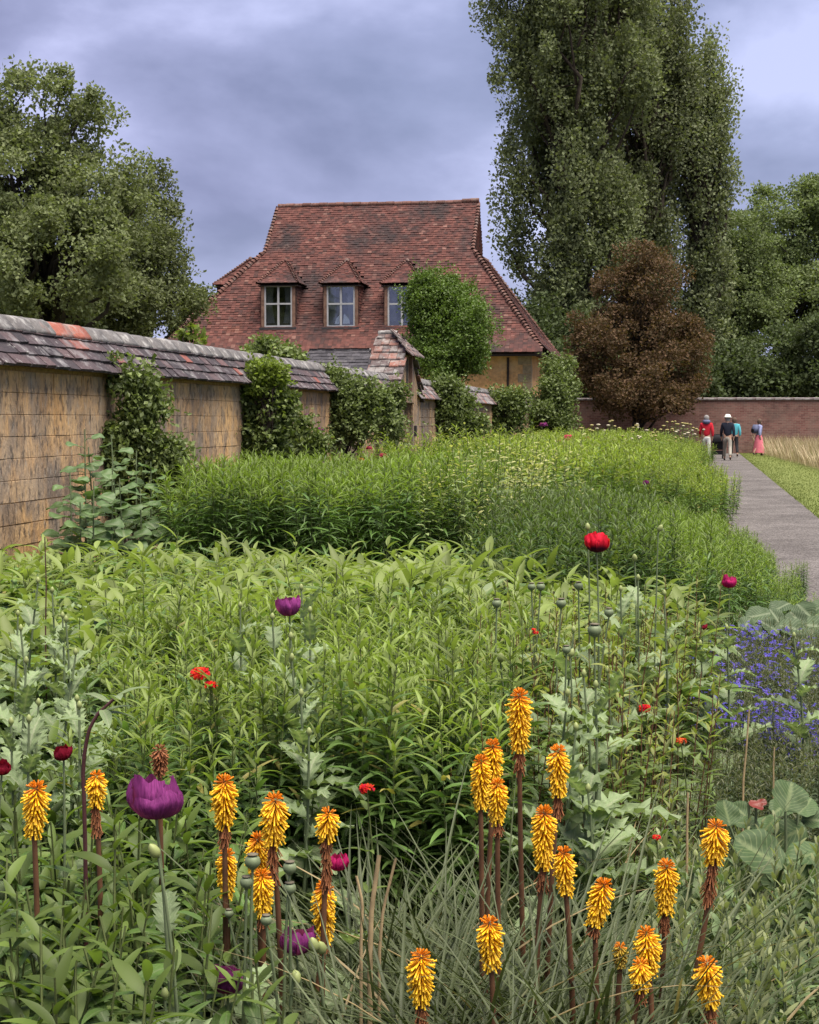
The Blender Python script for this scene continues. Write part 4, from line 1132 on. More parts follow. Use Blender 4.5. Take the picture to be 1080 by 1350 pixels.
M['lf_lime'] = leafmat('lf_lime', (.058, .088, .026), (.122, .156, .052), .30, .42, .4, .5, (.22, .25, .09), c=(.24, .20, .06))
M['lf_shoot'] = leafmat('lf_shoot', (.049, .078, .024), (.102, .138, .044), .34, .45, .35, young=(1.62, 1.5, 1.10), c=(.24, .20, .06))
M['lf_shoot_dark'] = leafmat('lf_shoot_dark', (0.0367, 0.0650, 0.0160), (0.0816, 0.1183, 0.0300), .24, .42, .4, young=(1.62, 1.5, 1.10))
M['lf_far'] = leafmat('lf_far', (0.0533, 0.0804, 0.0180), (0.1118, 0.1470, 0.0360), .32, .5, .3, young=(1.62, 1.5, 1.10), c=(.24, .20, .06))
M['lf_deep'] = leafmat('lf_deep', (0.0299, 0.0540, 0.0135), (0.0739, 0.1060, 0.0270), .26, .45, .35, .45, (.16, .19, .10), c=(.15, .155, .06), side=0.3)
M['lf_grass'] = leafmat('lf_grass', (.030, .044, .018), (.080, .094, .042), .22, .5, .22, c=(.22, .16, .09), gain=1.0)
M['lf_glauc'] = leafmat('lf_glauc', (.110, .128, .078), (.198, .215, .140), .30, .55, .25, .6, (.26, .28, .19), side=0.4)
M['lf_sage'] = leafmat('lf_sage', (.082, .104, .058), (.150, .170, .098), .28, .55, .25)
M['lf_grey'] = leafmat('lf_grey', (.038, .046, .028), (.090, .098, .062), .25, .5, .3)
M['lf_loose'] = leafmat('lf_loose', (.070, .095, .026), (.140, .155, .050), .34, .45, .35)
M['lf_pale'] = leafmat('lf_pale', (0.1187, 0.1440, 0.0600), (0.2625, 0.2640, 0.1440), .32, .5, .3)
M['lf_round'] = leafmat('lf_round', (.030, .046, .022), (.054, .074, .036), .2, .60, .2, .6, (.14, .17, .08), side=0.6)
M['lf_kale'] = leafmat('lf_kale', (0.0270, 0.0390, 0.0225), (0.0495, 0.0630, 0.0375), .2, .6, .2, .7, (.17, .20, .13), side=0.6)
M['lf_red'] = leafmat('lf_red', (.11, .012, .010), (.15, .02, .015), .2, .45, .4)
M['st_green'] = plain('st_green', (.085, .105, .035), .5, .3, .2, 20)
M['st_glauc'] = plain('st_glauc', (.115, .145, .075), .5, .3, .15, 20)
M['st_brown'] = plain('st_brown', (.105, .048, .024), .6, .3, .3, 20)
M['st_dry'] = plain('st_dry', (.30, .22, .12), .8, .2, .3, 20)
M['st_red'] = plain('st_red', (.060, .020, .022), .5, .4, .3, 20)

def mound(y): return 1.10 if y < 14 else max(.80, 1.10 - .07 * (y - 14))
def edge_ramp(x, y, lo, wd): return lo + (1 - lo) * min(1, max(0, (path_l(y) - x) / wd)) ** .6
def wall_x(Y): return WB.x + (Y - WB.y) * math.tan(A)

# broad lance leaved mass (middle of the bed)
PR_A = proto('lance', 5, M['lf_lime'], M['st_green'], 100, nst=9, R=.20, H=.66, nl=12, tpl=LANCE, Ll=.27, Wl=.062, lean=.34, t0=.30, el=(-6, 58), bend=(.5, 1.5), stem_r=.004, topscale=.6)
fill(PR_A, 'lance_leaved_perennial', lambda x, y: 'lime green lance leaved clump ' + ('at the foot of the ochre stone wall' if x < wall_x(y) + 1.3 else 'in the last rows before the tall leafy block' if y > 12.2 else 'around the cupped magenta purple poppy' if abs(x - gX(382, 6)) < .7 and y < 7.6 else 'under the green seed pods and bright red poppy' if x > gX(660, y) else 'near the lone thin dark twig' if x < gX(160, y) else 'in the open middle of the mass'), 'plant', 'lance leaved clumps filling the middle of the bed',
     (6.3, 12.7, lambda Y: max(wall_x(Y) + .45, gX(-50, Y)), lambda Y: min(gX(900, Y), 1.55) if Y < 9.2 else gX(905 - 40 * (Y - 9.2), Y)), .40, (.85, 1.12), lambda x, y: not (y < 7.4 and gX(230, y) < x < gX(640, y)) , lambda x, y: (1.03 if y < 9 else .95 if y < 11 else .88) * (1.0 + .20 * lump(x * 1.8, y * 1.8)), 3, 298)

# narrow leaved upright shoots (just behind the torch lilies)
PR_B = proto('shoot', 5, M['lf_shoot'], M['st_green'], 120, nst=6, R=.11, H=.79, nl=40, tpl=NARROW, Ll=.112, Wl=.021, lean=.10, t0=.25, el=(-10, 68), bend=(.3, 1.0), stem_r=.003, topscale=.55, hv=.13)
fill(PR_B, 'narrow_leaved_perennial', lambda x, y: 'upright clump of narrow leaved shoots ' + ('around the pair of scarlet campions' if x < gX(330, y) else 'behind the tight trio of torch lilies' if x > gX(560, y) else 'meeting the lance leaved mass' if y > 6.2 else 'behind the dry cut stalks'), 'plant', 'fine shoots behind the torch lilies',
     (4.55, 7.5, lambda Y: gX(175, Y), lambda Y: gX(672, Y)), .19, (.88, 1.1), None, lambda x, y: .98 + .20 * lump(x * 3.2, y * 3.2), 4, 290)

# tall leafy block in the back of the bed with its dark front face
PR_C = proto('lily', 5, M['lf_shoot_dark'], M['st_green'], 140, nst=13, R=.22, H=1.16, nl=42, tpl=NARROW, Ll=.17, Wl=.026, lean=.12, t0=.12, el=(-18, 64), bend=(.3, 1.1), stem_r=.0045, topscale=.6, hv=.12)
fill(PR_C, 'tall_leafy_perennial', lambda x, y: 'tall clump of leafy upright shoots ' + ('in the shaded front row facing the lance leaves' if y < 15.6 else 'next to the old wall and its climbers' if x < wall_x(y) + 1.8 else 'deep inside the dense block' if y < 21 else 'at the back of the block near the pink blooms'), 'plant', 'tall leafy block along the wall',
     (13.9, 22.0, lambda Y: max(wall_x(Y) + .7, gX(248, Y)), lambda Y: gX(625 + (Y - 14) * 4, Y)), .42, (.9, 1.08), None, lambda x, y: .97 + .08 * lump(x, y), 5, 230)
# right hand block beside the path
fill(PR_C, 'path_edge_perennial', lambda x, y: 'bright topped leafy clump ' + ('hanging over the gravel path edge' if x > path_l(y) - .45 else 'behind the magenta poppy and sea kale' if y < 12.5 else 'inside the mounded block beside the path'), 'plant', 'leafy block spilling over the path edge',
     (10.4, 18.6, lambda Y: gX(840 - (Y - 10) * 10, Y), lambda Y: path_l(Y) + (.24 if Y < 17 else .05)), .38, (.74, .88), None, lambda x, y: (1.0 + .10 * lump(x, y)) * edge_ramp(x, y, .38, 1.5) * mound(y), 6, 230)
# far mass
PR_D = proto('mass', 4, M['lf_far'], M['st_green'], 160, nst=20, R=.42, H=1.12, nl=38, tpl=NARROW, Ll=.16, Wl=.034, lean=.15, t0=.15, el=(-10, 60), bend=(.3, 1.1), stem_r=.005, topscale=.6, hv=.15)
fill(PR_D, 'border_perennial', lambda x, y: 'light green leafy border clump ' + ('beside the gravel path on the way to the walkers' if x > path_l(y) - 1.5 else 'below the climbers on the far wall' if x < wall_x(y) + 2.2 else 'among the far yarrows' if y > 42 else 'in the middle of the long border'), 'plant', 'light green clumps in the far border',
     (21.2, 60.0, lambda Y: max(wall_x(Y) + .8, gX(440, Y)), lambda Y: path_l(Y) - .15 - .35 * min(1, max(0, (Y - 24) / 20))), .80, (.85, 1.1), lambda x, y: not (y < 26.5 and x < gX(650, y)), lambda x, y: (.98 + .10 * lump(x * .6, y * .6)) * (1.10 if y < 30 else 1.0) * edge_ramp(x, y, .42, 2.2), 7, 300)
# middle band on the right: fine leaves, shade of its front put into their colour
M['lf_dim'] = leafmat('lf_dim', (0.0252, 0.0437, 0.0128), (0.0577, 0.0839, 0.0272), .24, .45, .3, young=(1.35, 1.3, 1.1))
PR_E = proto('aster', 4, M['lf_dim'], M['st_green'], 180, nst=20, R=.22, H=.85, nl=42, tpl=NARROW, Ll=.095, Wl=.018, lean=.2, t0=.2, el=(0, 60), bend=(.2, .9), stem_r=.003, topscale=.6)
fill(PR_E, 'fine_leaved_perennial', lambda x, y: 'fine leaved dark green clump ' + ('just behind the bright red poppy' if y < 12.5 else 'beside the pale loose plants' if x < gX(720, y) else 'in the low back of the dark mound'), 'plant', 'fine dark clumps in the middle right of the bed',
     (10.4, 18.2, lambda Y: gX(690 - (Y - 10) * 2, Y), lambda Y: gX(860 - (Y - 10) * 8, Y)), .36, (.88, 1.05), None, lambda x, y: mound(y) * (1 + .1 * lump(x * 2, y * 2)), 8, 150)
# pale loose shrubby patch
PR_F = proto('pale', 3, M['lf_pale'], M['st_green'], 200, nst=9, R=.25, H=1.2, nl=26, tpl=ELLIP, Ll=.085, Wl=.034, lean=.3, t0=.25, el=(0, 40), bend=(.2, .9), stem_r=.004, topscale=.5, hv=.25)
fill(PR_F, 'pale_leaved_shrub', 'loose pale green leafy plant with cream tips beside the tall leafy block', 'plant', 'pale loose plants mid bed',
     (13.8, 18.0, lambda Y: gX(600, Y), lambda Y: gX(715, Y)), .45, (.8, 1.1), None, None, 9, 30)

# foreground left: broad dark leaves
PR_G = proto('deep', 5, M['lf_deep'], M['st_green'], 220, nst=6, R=.10, H=.60, nl=15, tpl=ELLIP, Ll=.125, Wl=.031, lean=.28, t0=.25, el=(0, 58), bend=(.3, 1.0), stem_r=.0045, topscale=.6, hv=.16)
fill(PR_G, 'broad_leaved_perennial', lambda x, y: 'dark green perennial with broad pointed leaves ' + ('under the large open purple poppy' if x > gX(140, y) and y < 3.5 else 'around the dark crimson poppies' if y > 3.7 else 'beside the torch lily next to the crimson buds' if x < gX(90, y) else 'around the half spent torch lily'), 'plant', 'broad leaved clumps around the purple poppies',
     (2.75, 4.6, lambda Y: gX(-70, Y), lambda Y: gX(285, Y)), .19, (.85, 1.1), lambda x, y: x < gX(255 - 30 * (y - 2.7), y) + .08, lambda x, y: 1.05 if x < gX(150, y) else .92, 10, 90)
# foreground right: sage grey upright mounds
PR_H = proto('sage', 4, M['lf_sage'], M['st_glauc'], 240, nst=13, R=.12, H=.43, nl=34, tpl=ELLIP, Ll=.050, Wl=.017, lean=.25, t0=.15, el=(20, 74), bend=(.0, .5), stem_r=.003, topscale=.55, hv=.16)
fill(PR_H, 'sage_leaved_perennial', lambda x, y: 'grey green mound of small upright leaves ' + ('before the glossy round leaves' if y > 3.8 and x > gX(970, y) else 'around the lowest corner torch lily' if y < 3.5 else 'beside the bent torch lily'), 'plant', 'grey green mounds beside the torch lilies',
     (3.0, 4.75, lambda Y: gX(905, Y), lambda Y: gX(1150, Y)), .17, (.85, 1.12), lambda x, y: not (y > 4.3 and x > gX(960, y)), None, 11, 90)
# small leaved grey mat below the blue flowers
PR_I = proto('greymat', 4, M['lf_grey'], M['st_green'], 260, nst=26, R=.17, H=.42, nl=46, tpl=NARROW, Ll=.028, Wl=.007, lean=.3, t0=.15, el=(5, 55), bend=(.0, .6), stem_r=.002, topscale=.7)
fill(PR_I, 'grey_leaved_mound', lambda x, y: 'dense dark mound of tiny grey green leaves ' + ('under the violet blue flowers' if y > 6.9 else 'pierced by thin dry stems' if x > gX(950, y) else 'beside the loose dark stemmed clumps'), 'plant', 'tiny leaved grey mounds',
     (5.3, 9.9, lambda Y: gX(830, Y), lambda Y: gX(1150, Y)), .24, (.8, 1.05), None, None, 12, 130)
# loose stems between
PR_J = proto('loose', 4, M['lf_loose'], M['st_brown'], 280, nst=7, R=.10, H=.80, nl=26, tpl=LANCE, Ll=.070, Wl=.017, lean=.15, t0=.2, el=(10, 55), bend=(.2, .8), stem_r=.0028, topscale=.6)
fill(PR_J, 'loose_stemmed_perennial', lambda x, y: 'loose clump of thin dark stems with small bright leaves ' + ('behind the jagged grey poppy leaves' if x < gX(790, y) else 'next to the violet blue flowers' if y > 6 else 'around the scarlet campion'), 'plant', 'loose stemmed clumps mid right',
     (4.6, 7.6, lambda Y: gX(690, Y), lambda Y: gX(915, Y)), .24, (.85, 1.08), lambda x, y: x < gX(905 - 16 * max(0, 6 - y), y), None, 13, 90)

# torch lily leaves
def tuft(seed, n=120, dry=.1):
    r = np.random.default_rng(seed); s = Soup()
    a = r.uniform(0, 6.283, n); e_ = np.radians(r.uniform(38, 84, n))
    P = np.stack([.09 * np.cos(a) * r.random(n), .09 * np.sin(a) * r.random(n), np.zeros(n)], 1)
    D = np.stack([np.cos(a) * np.cos(e_), np.sin(a) * np.cos(e_), np.sin(e_)], 1)
    Nn = np.stack([-np.cos(a) * np.sin(e_), -np.sin(a) * np.sin(e_), np.cos(e_)], 1) + r.normal(size=(n, 3)) * .25
    s.leaves(BLADE, P, D, Nn, r.uniform(.45, .95, n), r.uniform(.007, .014, n), r.uniform(.4, 2.0, n))
    return s.mesh('strap_leaves', M['lf_grass'])
TUFT = [tuft(300 + i) for i in range(4)]
def crownbit():
    s = Soup(); s.lathe([(.10, -.02), (.085, .03), (.05, .08), (.01, .10)], 8); return s.mesh('rootstock', M['st_brown'])
RB = crownbit()
for i, (px, Y) in enumerate([(640, 3.75), (700, 3.55), (585, 3.55), (760, 3.75), (660, 3.2), (545, 3.15), (800, 3.35), (860, 3.6), (480, 3.6), (720, 3.05), (600, 3.0), (430, 3.3), (880, 3.15), (500, 2.9), (350, 3.7), (790, 2.95), (640, 2.8), (920, 2.95), (560, 3.95), (820, 4.1), (690, 4.15), (455, 4.0), (610, 3.4), (740, 3.3), (530, 3.4), (670, 3.0), (830, 3.05), (400, 3.05), (770, 3.5), (570, 2.85), (450, 3.05), (720, 3.85), (500, 4.1)]):
    o = new('torch_lily_tuft', RB, None, (gX(px, Y), Y, 0), rnd.uniform(0, 6.28), rnd.uniform(.85, 1.08))
    tag(o, 'arching tuft of narrow strap leaves ' + ('around the cut dry stalks' if px < 520 else 'under the tight trio of torch lilies' if px < 690 and Y > 3.3 else 'at the foot of the low fringed torch lily' if px < 620 else 'below the leaning torch lily' if px > 740 else 'under the long full torch lily'), 'plant', 'torch lily leaf tufts')
    new('strap_leaves', TUFT[i % 4], o)

# ------------------------------------------------------------------ torch lilies
def flm(name, stops, tr=.25, rough=.45):
    m, t, o = _mat(name)
    uv = N(t, 'ShaderNodeUVMap'); sp_ = N(t, 'ShaderNodeSeparateXYZ'); t.links.new(uv.outputs[0], sp_.inputs[0])
    g = N(t, 'ShaderNodeNewGeometry')
    col = ramp(t, sp_.outputs[1], stops)
    col = mixc(t, .6, col, ramp(t, g.outputs['Random Per Island'], [(0, (.65, .58, .5)), (1, (1.2, 1.2, 1.1))]), 'MULTIPLY')
    p = N(t, 'ShaderNodeBsdfPrincipled'); p.inputs['Roughness'].default_value = rough; p.inputs['Specular IOR Level'].default_value = .3
    t.links.new(col, p.inputs['Base Color'])
    tl = N(t, 'ShaderNodeBsdfTranslucent'); t.links.new(col, tl.inputs[0])
    ms = N(t, 'ShaderNodeMixShader'); ms.inputs[0].default_value = tr
    t.links.new(p.outputs[0], ms.inputs[1]); t.links.new(tl.outputs[0], ms.inputs[2]); t.links.new(ms.outputs[0], o.inputs[0]); return m
M['fl_yellow'] = flm('fl_yellow', [(0, (.80, .36, .008)), (.5, (.86, .47, .012)), (1, (.88, .58, .028))])
M['fl_orange'] = flm('fl_orange', [(0, (.62, .17, .010)), (1, (.74, .26, .010))])
M['fl_spent'] = flm('fl_spent', [(0, (.17, .055, .025)), (1, (.26, .10, .04))], .1, .7)
M['fl_green'] = flm('fl_green', [(0, (.40, .22, .02)), (1, (.38, .28, .03))])
def torch(px, top, bot, spent, Y, label, stem_px=None, tilt=0.0, wpx=36, kind='yellow', seed=0):
    r = np.random.default_rng(900 + seed)
    wpx = wpx * .9; k = Y / F
    if spent is None and kind == 'yellow' and seed % 2: spent = bot + 12
    P0 = at_Y(px, bot, Y); P1 = at_Y(px + tilt, top, Y); Ls = (P1 - P0).length; ax = (P1 - P0).normalized()
    bx = gX(stem_px, Y) if stem_px is not None else P0.x + rnd.uniform(-.03, .03)
    base = Vector((bx, Y + rnd.uniform(-.02, .06), 0)); root = empty('torch_lily', base); tag(root, label, 'flower', 'torch lilies')
    Pb = np.array(P0 - base); ax_ = np.array(ax); a3 = np.array(P1 - base)
    st = Soup(); t = np.linspace(0, 1, 9)[:, None]
    md = np.array([Pb[0] * .75 + r.normal() * .018, Pb[1] * .5, Pb[2] * .55])
    pts = (1 - t) ** 2 * np.zeros(3) + 2 * t * (1 - t) * md + t ** 2 * Pb
    pts = np.vstack([pts, (Pb + a3) / 2, a3 - ax_ * .01])
    st.tube(pts, np.concatenate([np.linspace(.0075, .0055, 9), [.0045, .003]]), 7)
    new('stem', st.mesh('stem', M['st_brown']), root)
    ref = np.array([1.0, 0, 0]); Sx = unit(np.cross(ax_, np.array([0, 1.0, 0]))); Sy = np.cross(ax_, Sx)
    n = int(max(70, 200 * Ls / .10)); hw = wpx * k / 2
    def ring(f, kkk):
        az = kkk * GOLD
        return Sx * math.cos(az) + Sy * math.sin(az)
    spike = None
    sets = {'spike': [], 'bud': [], 'dead': []}
    for i in range(n):
        f = (i + .5) / n                                       # 0 at the bottom of the yellow part
        d = ring(f, i); dn = d * (.42 + .55 * f) - ax_ * (1.0 - .80 * f) + r.normal(size=3) * .10
        if f > .9: dn = d * .8 + ax_ * (.05 + 1.2 * (f - .9) / .1) + r.normal(size=3) * .12
        L = hw * (1.10 if f < .80 else 1.10 - 3.6 * (f - .80)) * r.uniform(.82, 1.12)
        pos = Pb + (a3 - Pb) * (.08 + .92 * f) + d * .004
        key = 'bud' if f > .88 else 'spike'
        sets[key].append((pos, dn, max(.007, L), .0048 if key == 'spike' else .0045))
    if spent:
        sp = np.array(at_Y(px + (stem_px - px if stem_px else 0) * .08, spent, Y) - base); m = int(70 * (Pb[2] - sp[2]) / .06 + 22)
        for i in range(m):
            f = i / m; d = ring(f, i); pos = sp + (Pb - sp) * f + d * .004
            sets['dead'].append((pos, d * .26 - ax_ * 1.0 + r.normal(size=3) * .12, hw * r.uniform(.8, 1.2), .0030))
    names = {'spike': ('flower_spike', {'yellow': 'fl_yellow', 'green': 'fl_green', 'spent': 'fl_spent'}[kind]), 'bud': ('bud_florets', 'fl_orange' if kind != 'spent' else 'fl_spent'), 'dead': ('spent_florets', 'fl_spent')}
    for key in ('spike', 'bud', 'dead'):
        if not sets[key]: continue
        s = Soup(); q = sets[key]
        s.leaves(FLORET, [a[0] for a in q], [a[1] for a in q], r.normal(size=(len(q), 3)), [a[2] for a in q], [a[3] for a in q], r.uniform(-.5, .2, len(q)))
        o = new(names[key][0], s.mesh(names[key][0], M[names[key][1]]), root if key == 'spike' else spike)
        o['kind'] = 'stuff' if key != 'spike' else 'thing'
        if key == 'spike': spike = o
T = [(685, 912, 985, 1008, 3.75, 'tallest torch lily with plump amber head rising above the others', None, 0, 33),
     (650, 978, 1048, None, 3.72, 'torch lily head behind two others in the tight trio', None, 0, 28),
     (634, 998, 1062, None, 3.62, 'amber torch lily at the outer side of the tight trio', None, 0, 28),
     (656, 1030, 1080, None, 3.5, 'lowest torch lily head of the tight trio', None, 0, 28),
     (736, 986, 1044, 1068, 3.7, 'slim torch lily with loose topmost florets beside the tallest one', None, 0, 30),
     (716, 1066, 1142, 1165, 3.45, 'long full torch lily head standing above two low ones', None, 2, 33),
     (746, 1120, 1174, None, 3.4, 'short bright torch lily tucked against the long full head', None, -3, 30),
     (786, 1212, 1212, None, 3.3, '', None, 0, 34),
     (648, 1212, 1272, None, 3.2, 'yellow torch lily alone in the strap leaves below the trio', None, -3, 35),
     (555, 1256, 1318, 1345, 3.15, 'low torch lily with fringed top beside the cut dry stalks', None, 0, 37),
     (877, 1137, 1200, 1222, 3.5, 'neat oval torch lily next to the bent one', None, 2, 32),
     (941, 1086, 1130, 1184, 3.45, 'bent torch lily with long brown skirt of spent florets', 850, 4, 38),
     (856, 1226, 1278, None, 3.25, 'torch lily with splayed top florets above a smaller fading one', None, -4, 36),
     (845, 1268, 1300, None, 3.2, 'small fading torch lily head beneath the splayed one', None, 0, 32),
     (936, 1266, 1320, 1342, 3.15, 'torch lily low among grey green leaves by the corner of the bed', None, -4, 38),
     (818, 1246, 1272, None, 3.3, 'tiny unopened torch lily bud in the strap leaves', None, 0, 18),
     (45, 1034, 1094, None, 3.3, 'torch lily beside the dark red buds, among broad leaves', None, 4, 37),
     (127, 1020, 1058, 1094, 3.5, 'half spent torch lily between the red brown stem and the large purple poppy', None, 0, 28),
     (296, 1026, 1082, 1104, 3.45, 'torch lily partly behind leaves next to the large purple poppy', None, 0, 38),
     (361, 1050, 1106, 1152, 3.4, 'torch lily with browning lower half above green seed pods', None, 2, 40),
     (340, 1102, 1160, None, 3.45, 'orange torch lily head pressed against the browning one', None, 0, 34),
     (347, 1150, 1200, None, 3.35, 'yellow torch lily hanging low behind the green seed pods', None, -2, 32),
     (431, 1070, 1100, 1165, 3.35, 'mostly withered torch lily with only a yellow tip', None, 2, 34),
     (428, 1166, 1234, None, 3.45, 'torch lily directly below the mostly withered one', None, -2, 34),
     (299, 1122, 1180, None, 3.55, 'small orange torch lily deep behind the broad leaves', None, 0, 26)]
for i, (px, top, bot, spent, Y, lab, stp, tl_, wpx) in enumerate(T):
    if not lab: px, top, bot, tl_, lab = 785, 1162, 1214, 12, 'leaning torch lily tilted towards the grey green mounds'
    torch(px, top, bot, spent, Y, lab, stp, tl_, wpx, 'green' if wpx == 18 else 'yellow', i)
torch(211, 985, 1016, None, 3.7, 'withered brown torch lily just above the large purple poppy', None, 0, 24, 'spent', 60)

# ------------------------------------------------------------------ poppies
def petmat(name, a, b, blotch=None):
    a = tuple(x * .8 for x in a)
    return leafmat(name, a, b, .45, .65, .12, blotch=blotch, gain=1.0, streak=True)
M['pt_purple'] = petmat('pt_purple', (.21, .026, .165), (.27, .050, .215))
M['pt_red'] = petmat('pt_red', (.70, .012, .045), (.80, .022, .06), (.30, .50, (.09, .006, .03)))
M['pt_crimson'] = petmat('pt_crimson', (.17, .005, .020), (.23, .009, .03))
M['pt_magenta'] = petmat('pt_magenta', (.36, .010, .10), (.44, .018, .13))
M['pt_scarlet'] = petmat('pt_scarlet', (.80, .020, .016), (.85, .05, .03))
M['pt_pink'] = petmat('pt_pink', (.42, .04, .09), (.52, .08, .13))
M['pt_orange'] = petmat('pt_orange', (.62, .10, .03), (.70, .14, .05))
M['pod'] = plain('pod', (.125, .155, .085), .5, .3, .18, 60)
M['pod_cap'] = plain('pod_cap', (.10, .085, .06), .7, .2, .2, 60)
M['bud'] = plain('bud', (.20, .23, .085), .5, .3, .15, 60)
def petal_mesh(R, H, a0, a1, ph, mat, r, open_=1.0):
    s = Soup(); nu, nv = 18, 9; V = []; UV = []
    p1, p2 = r.uniform(0, 6.28, 2); fq = r.uniform(4, 8)
    for j in range(nv):
        t = j / (nv - 1)
        for i in range(nu):
            q = i / (nu - 1); a = a0 + (a1 - a0) * q
            edge = 1 - abs(2 * q - 1) ** 3
            rr = R * (math.sin(min(1, t * 1.05) * math.pi * .62) ** .52) * (1 + .05 * math.sin(a * 5 + p1) * t) * open_ ** t
            z = H * (t ** 1.15) * (.82 + .18 * edge) + .09 * H * t * math.sin(a * 4 + p2) + .045 * H * t ** 3 * math.sin(a * 10 + p1)
            rr += .035 * R * t * math.sin(a * fq + p2) + .02 * R * t * math.sin(a * 13 + p1 * 3) - .26 * R * max(0, t - .70) / .30 * (.5 + .5 * math.sin(a * 3 + p1))
            rr += .075 * R * t * math.sin(a * 10 + t * 8 + p1) * math.sin(t * 7 + p2 + a)
            V.append(((rr + ph) * math.cos(a), (rr + ph) * math.sin(a), z)); UV.append((q, t))
    Fc = [(j * nu + i, j * nu + i + 1, (j + 1) * nu + i + 1, (j + 1) * nu + i) for j in range(nv - 1) for i in range(nu - 1)]
    s.raw(V, Fc, UV); return s.mesh('petal', mat)
JAGM = None
def poppy(px, py, wpx, Y, label, mat=None, kind='flower', group='poppies', hr=.75, leaves=4, lean=0.0, seed=0, leafscale=1.0, extra=0):
    r = np.random.default_rng(1500 + seed); rr = random.Random(seed)
    P = at_Y(px, py, Y); base = Vector((P.x + lean + rr.uniform(-.03, .03), Y + rr.uniform(0, .05), 0)); R = wpx * Y / F / 2
    root = empty('poppy', base); tag(root, label, 'poppy', group)
    H = 2 * R * hr; top = np.array(P - base); tipz = top - np.array([0, 0, H * .5])
    t = np.linspace(0, 1, 10)[:, None]; md = np.array([tipz[0] * .2 + r.normal() * .03, tipz[1] * .5, tipz[2] * .6])
    pts = 2 * t * (1 - t) * md + t ** 2 * tipz
    st = Soup(); st.tube(pts, np.linspace(.0048, .0026, 10), 6); new('stem', st.mesh('stem', M['st_glauc']), root)
    for k in range(leaves):
        f = .12 + .68 * (k + rr.random() * .5) / max(1, leaves); pos = np.array([np.interp(f, t[:, 0], pts[:, c]) for c in range(3)])
        az = k * GOLD + rr.uniform(0, 1) + seed; el = math.radians(rr.uniform(15, 60))
        s = Soup(); L = (.20 - .10 * f) * rr.uniform(.8, 1.25) * leafscale
        s.leaves(JAG, [pos], [(math.cos(az) * math.cos(el), math.sin(az) * math.cos(el), math.sin(el))], [(-math.cos(az) * math.sin(el), -math.sin(az) * math.sin(el), math.cos(el))], L, L * .46, rr.uniform(.3, 1.3))
        new('leaf', s.mesh('leaf', M['lf_glauc']), root)
    loc = tuple(tipz)
    if kind == 'flower':
        fl = new('flower', None, root, loc)
        fl.rotation_euler = (rr.uniform(-.18, .12), rr.uniform(-.15, .15), rr.uniform(0, 6.28))
        for k in range(6):
            a = k * 2 * math.pi / 6 + rr.uniform(-.2, .2); sp_ = 1.15
            new('petal', petal_mesh(R * rr.uniform(.92, 1.02), H * rr.uniform(.68, 1.15), a - sp_, a + sp_, -.0012 * (k % 2) + .0006 * k, mat, r, rr.uniform(.80, 1.16)), fl)
        s = Soup(); s.lathe([(.02 * R, 0), (.22 * R, .05 * H), (.25 * R, .3 * H), (.12 * R, .42 * H), (.02 * R, .44 * H)], 8); new('seed_head', s.mesh('seed_head', M['pod']), fl)
    elif kind == 'pod':
        s = Soup(); s.lathe([(.15 * R, 0), (.35 * R, .06 * H), (.85 * R, .3 * H), (R, .55 * H), (.85 * R, .82 * H), (.45 * R, .96 * H), (.02 * R, .98 * H)], 12, loc)
        pd = new('seed_pod', s.mesh('seed_pod', M['pod']), root)
        s = Soup(); s.lathe([(.3 * R, .95 * H), (.72 * R, .99 * H), (.74 * R, 1.04 * H), (.35 * R, 1.09 * H), (.02 * R, 1.1 * H)], 10, loc); new('pod_cap', s.mesh('pod_cap', M['pod_cap']), pd)
    elif kind == 'bud':
        ax = (rr.uniform(-.6, .6), rr.uniform(-.6, .2), rr.choice([1, 1, -.9]))
        s = Soup(); s.lathe([(.1 * R, 0), (.7 * R, .25 * H), (R * .95, .55 * H), (.75 * R, .95 * H), (.35 * R, 1.2 * H), (.02 * R, 1.3 * H)], 10, loc, axis=ax); new('bud', s.mesh('bud', M['bud']), root)
    return root
PP = [(206, 1054, 74, 3.0, 'large open purple poppy among broad dark leaves', 'pt_purple', 'flower', 4),
      (382, 801, 31, 5.9, 'cupped magenta purple poppy standing above the lance leaved mass', 'pt_purple', 'flower', 6),
      (390, 1243, 44, 3.35, 'purple poppy low behind the round green seed pods', 'pt_purple', 'flower', 3),
      (300, 1294, 44, 3.2, 'small cupped purple poppy lowest among the leaves', 'pt_purple', 'flower', 4),
      (84, 994, 23, 3.9, 'dark crimson half open poppy beside the red brown stem', 'pt_crimson', 'flower', 2),
      (2, 1014, 22, 3.9, 'second dark crimson poppy, past the half open one', 'pt_crimson', 'flower', 2),
      (446, 1139, 26, 3.7, 'crimson poppy behind the mostly withered torch lily', 'pt_magenta', 'flower', 3),
      (787, 716, 34, 5.7, 'large bright red poppy with dark throat above the seed pods', 'pt_red', 'flower', 5),
      (961, 768, 20, 8.6, 'magenta poppy against the path edge block', 'pt_magenta', 'flower', 4),
      (928, 827, 9, 7.6, 'tiny dark red poppy bud opening beside the blue flowers', 'pt_crimson', 'flower', 4),
      (852, 637, 8, 18, 'far purple poppy in the path edge block', 'pt_purple', 'flower', 1)]
for i, (px, py, wp_, Y, lab, mt, kd, nl) in enumerate(PP):
    poppy(px, py, wp_, Y, lab, M[mt], kd, 'poppies', .74, nl, 0, i)
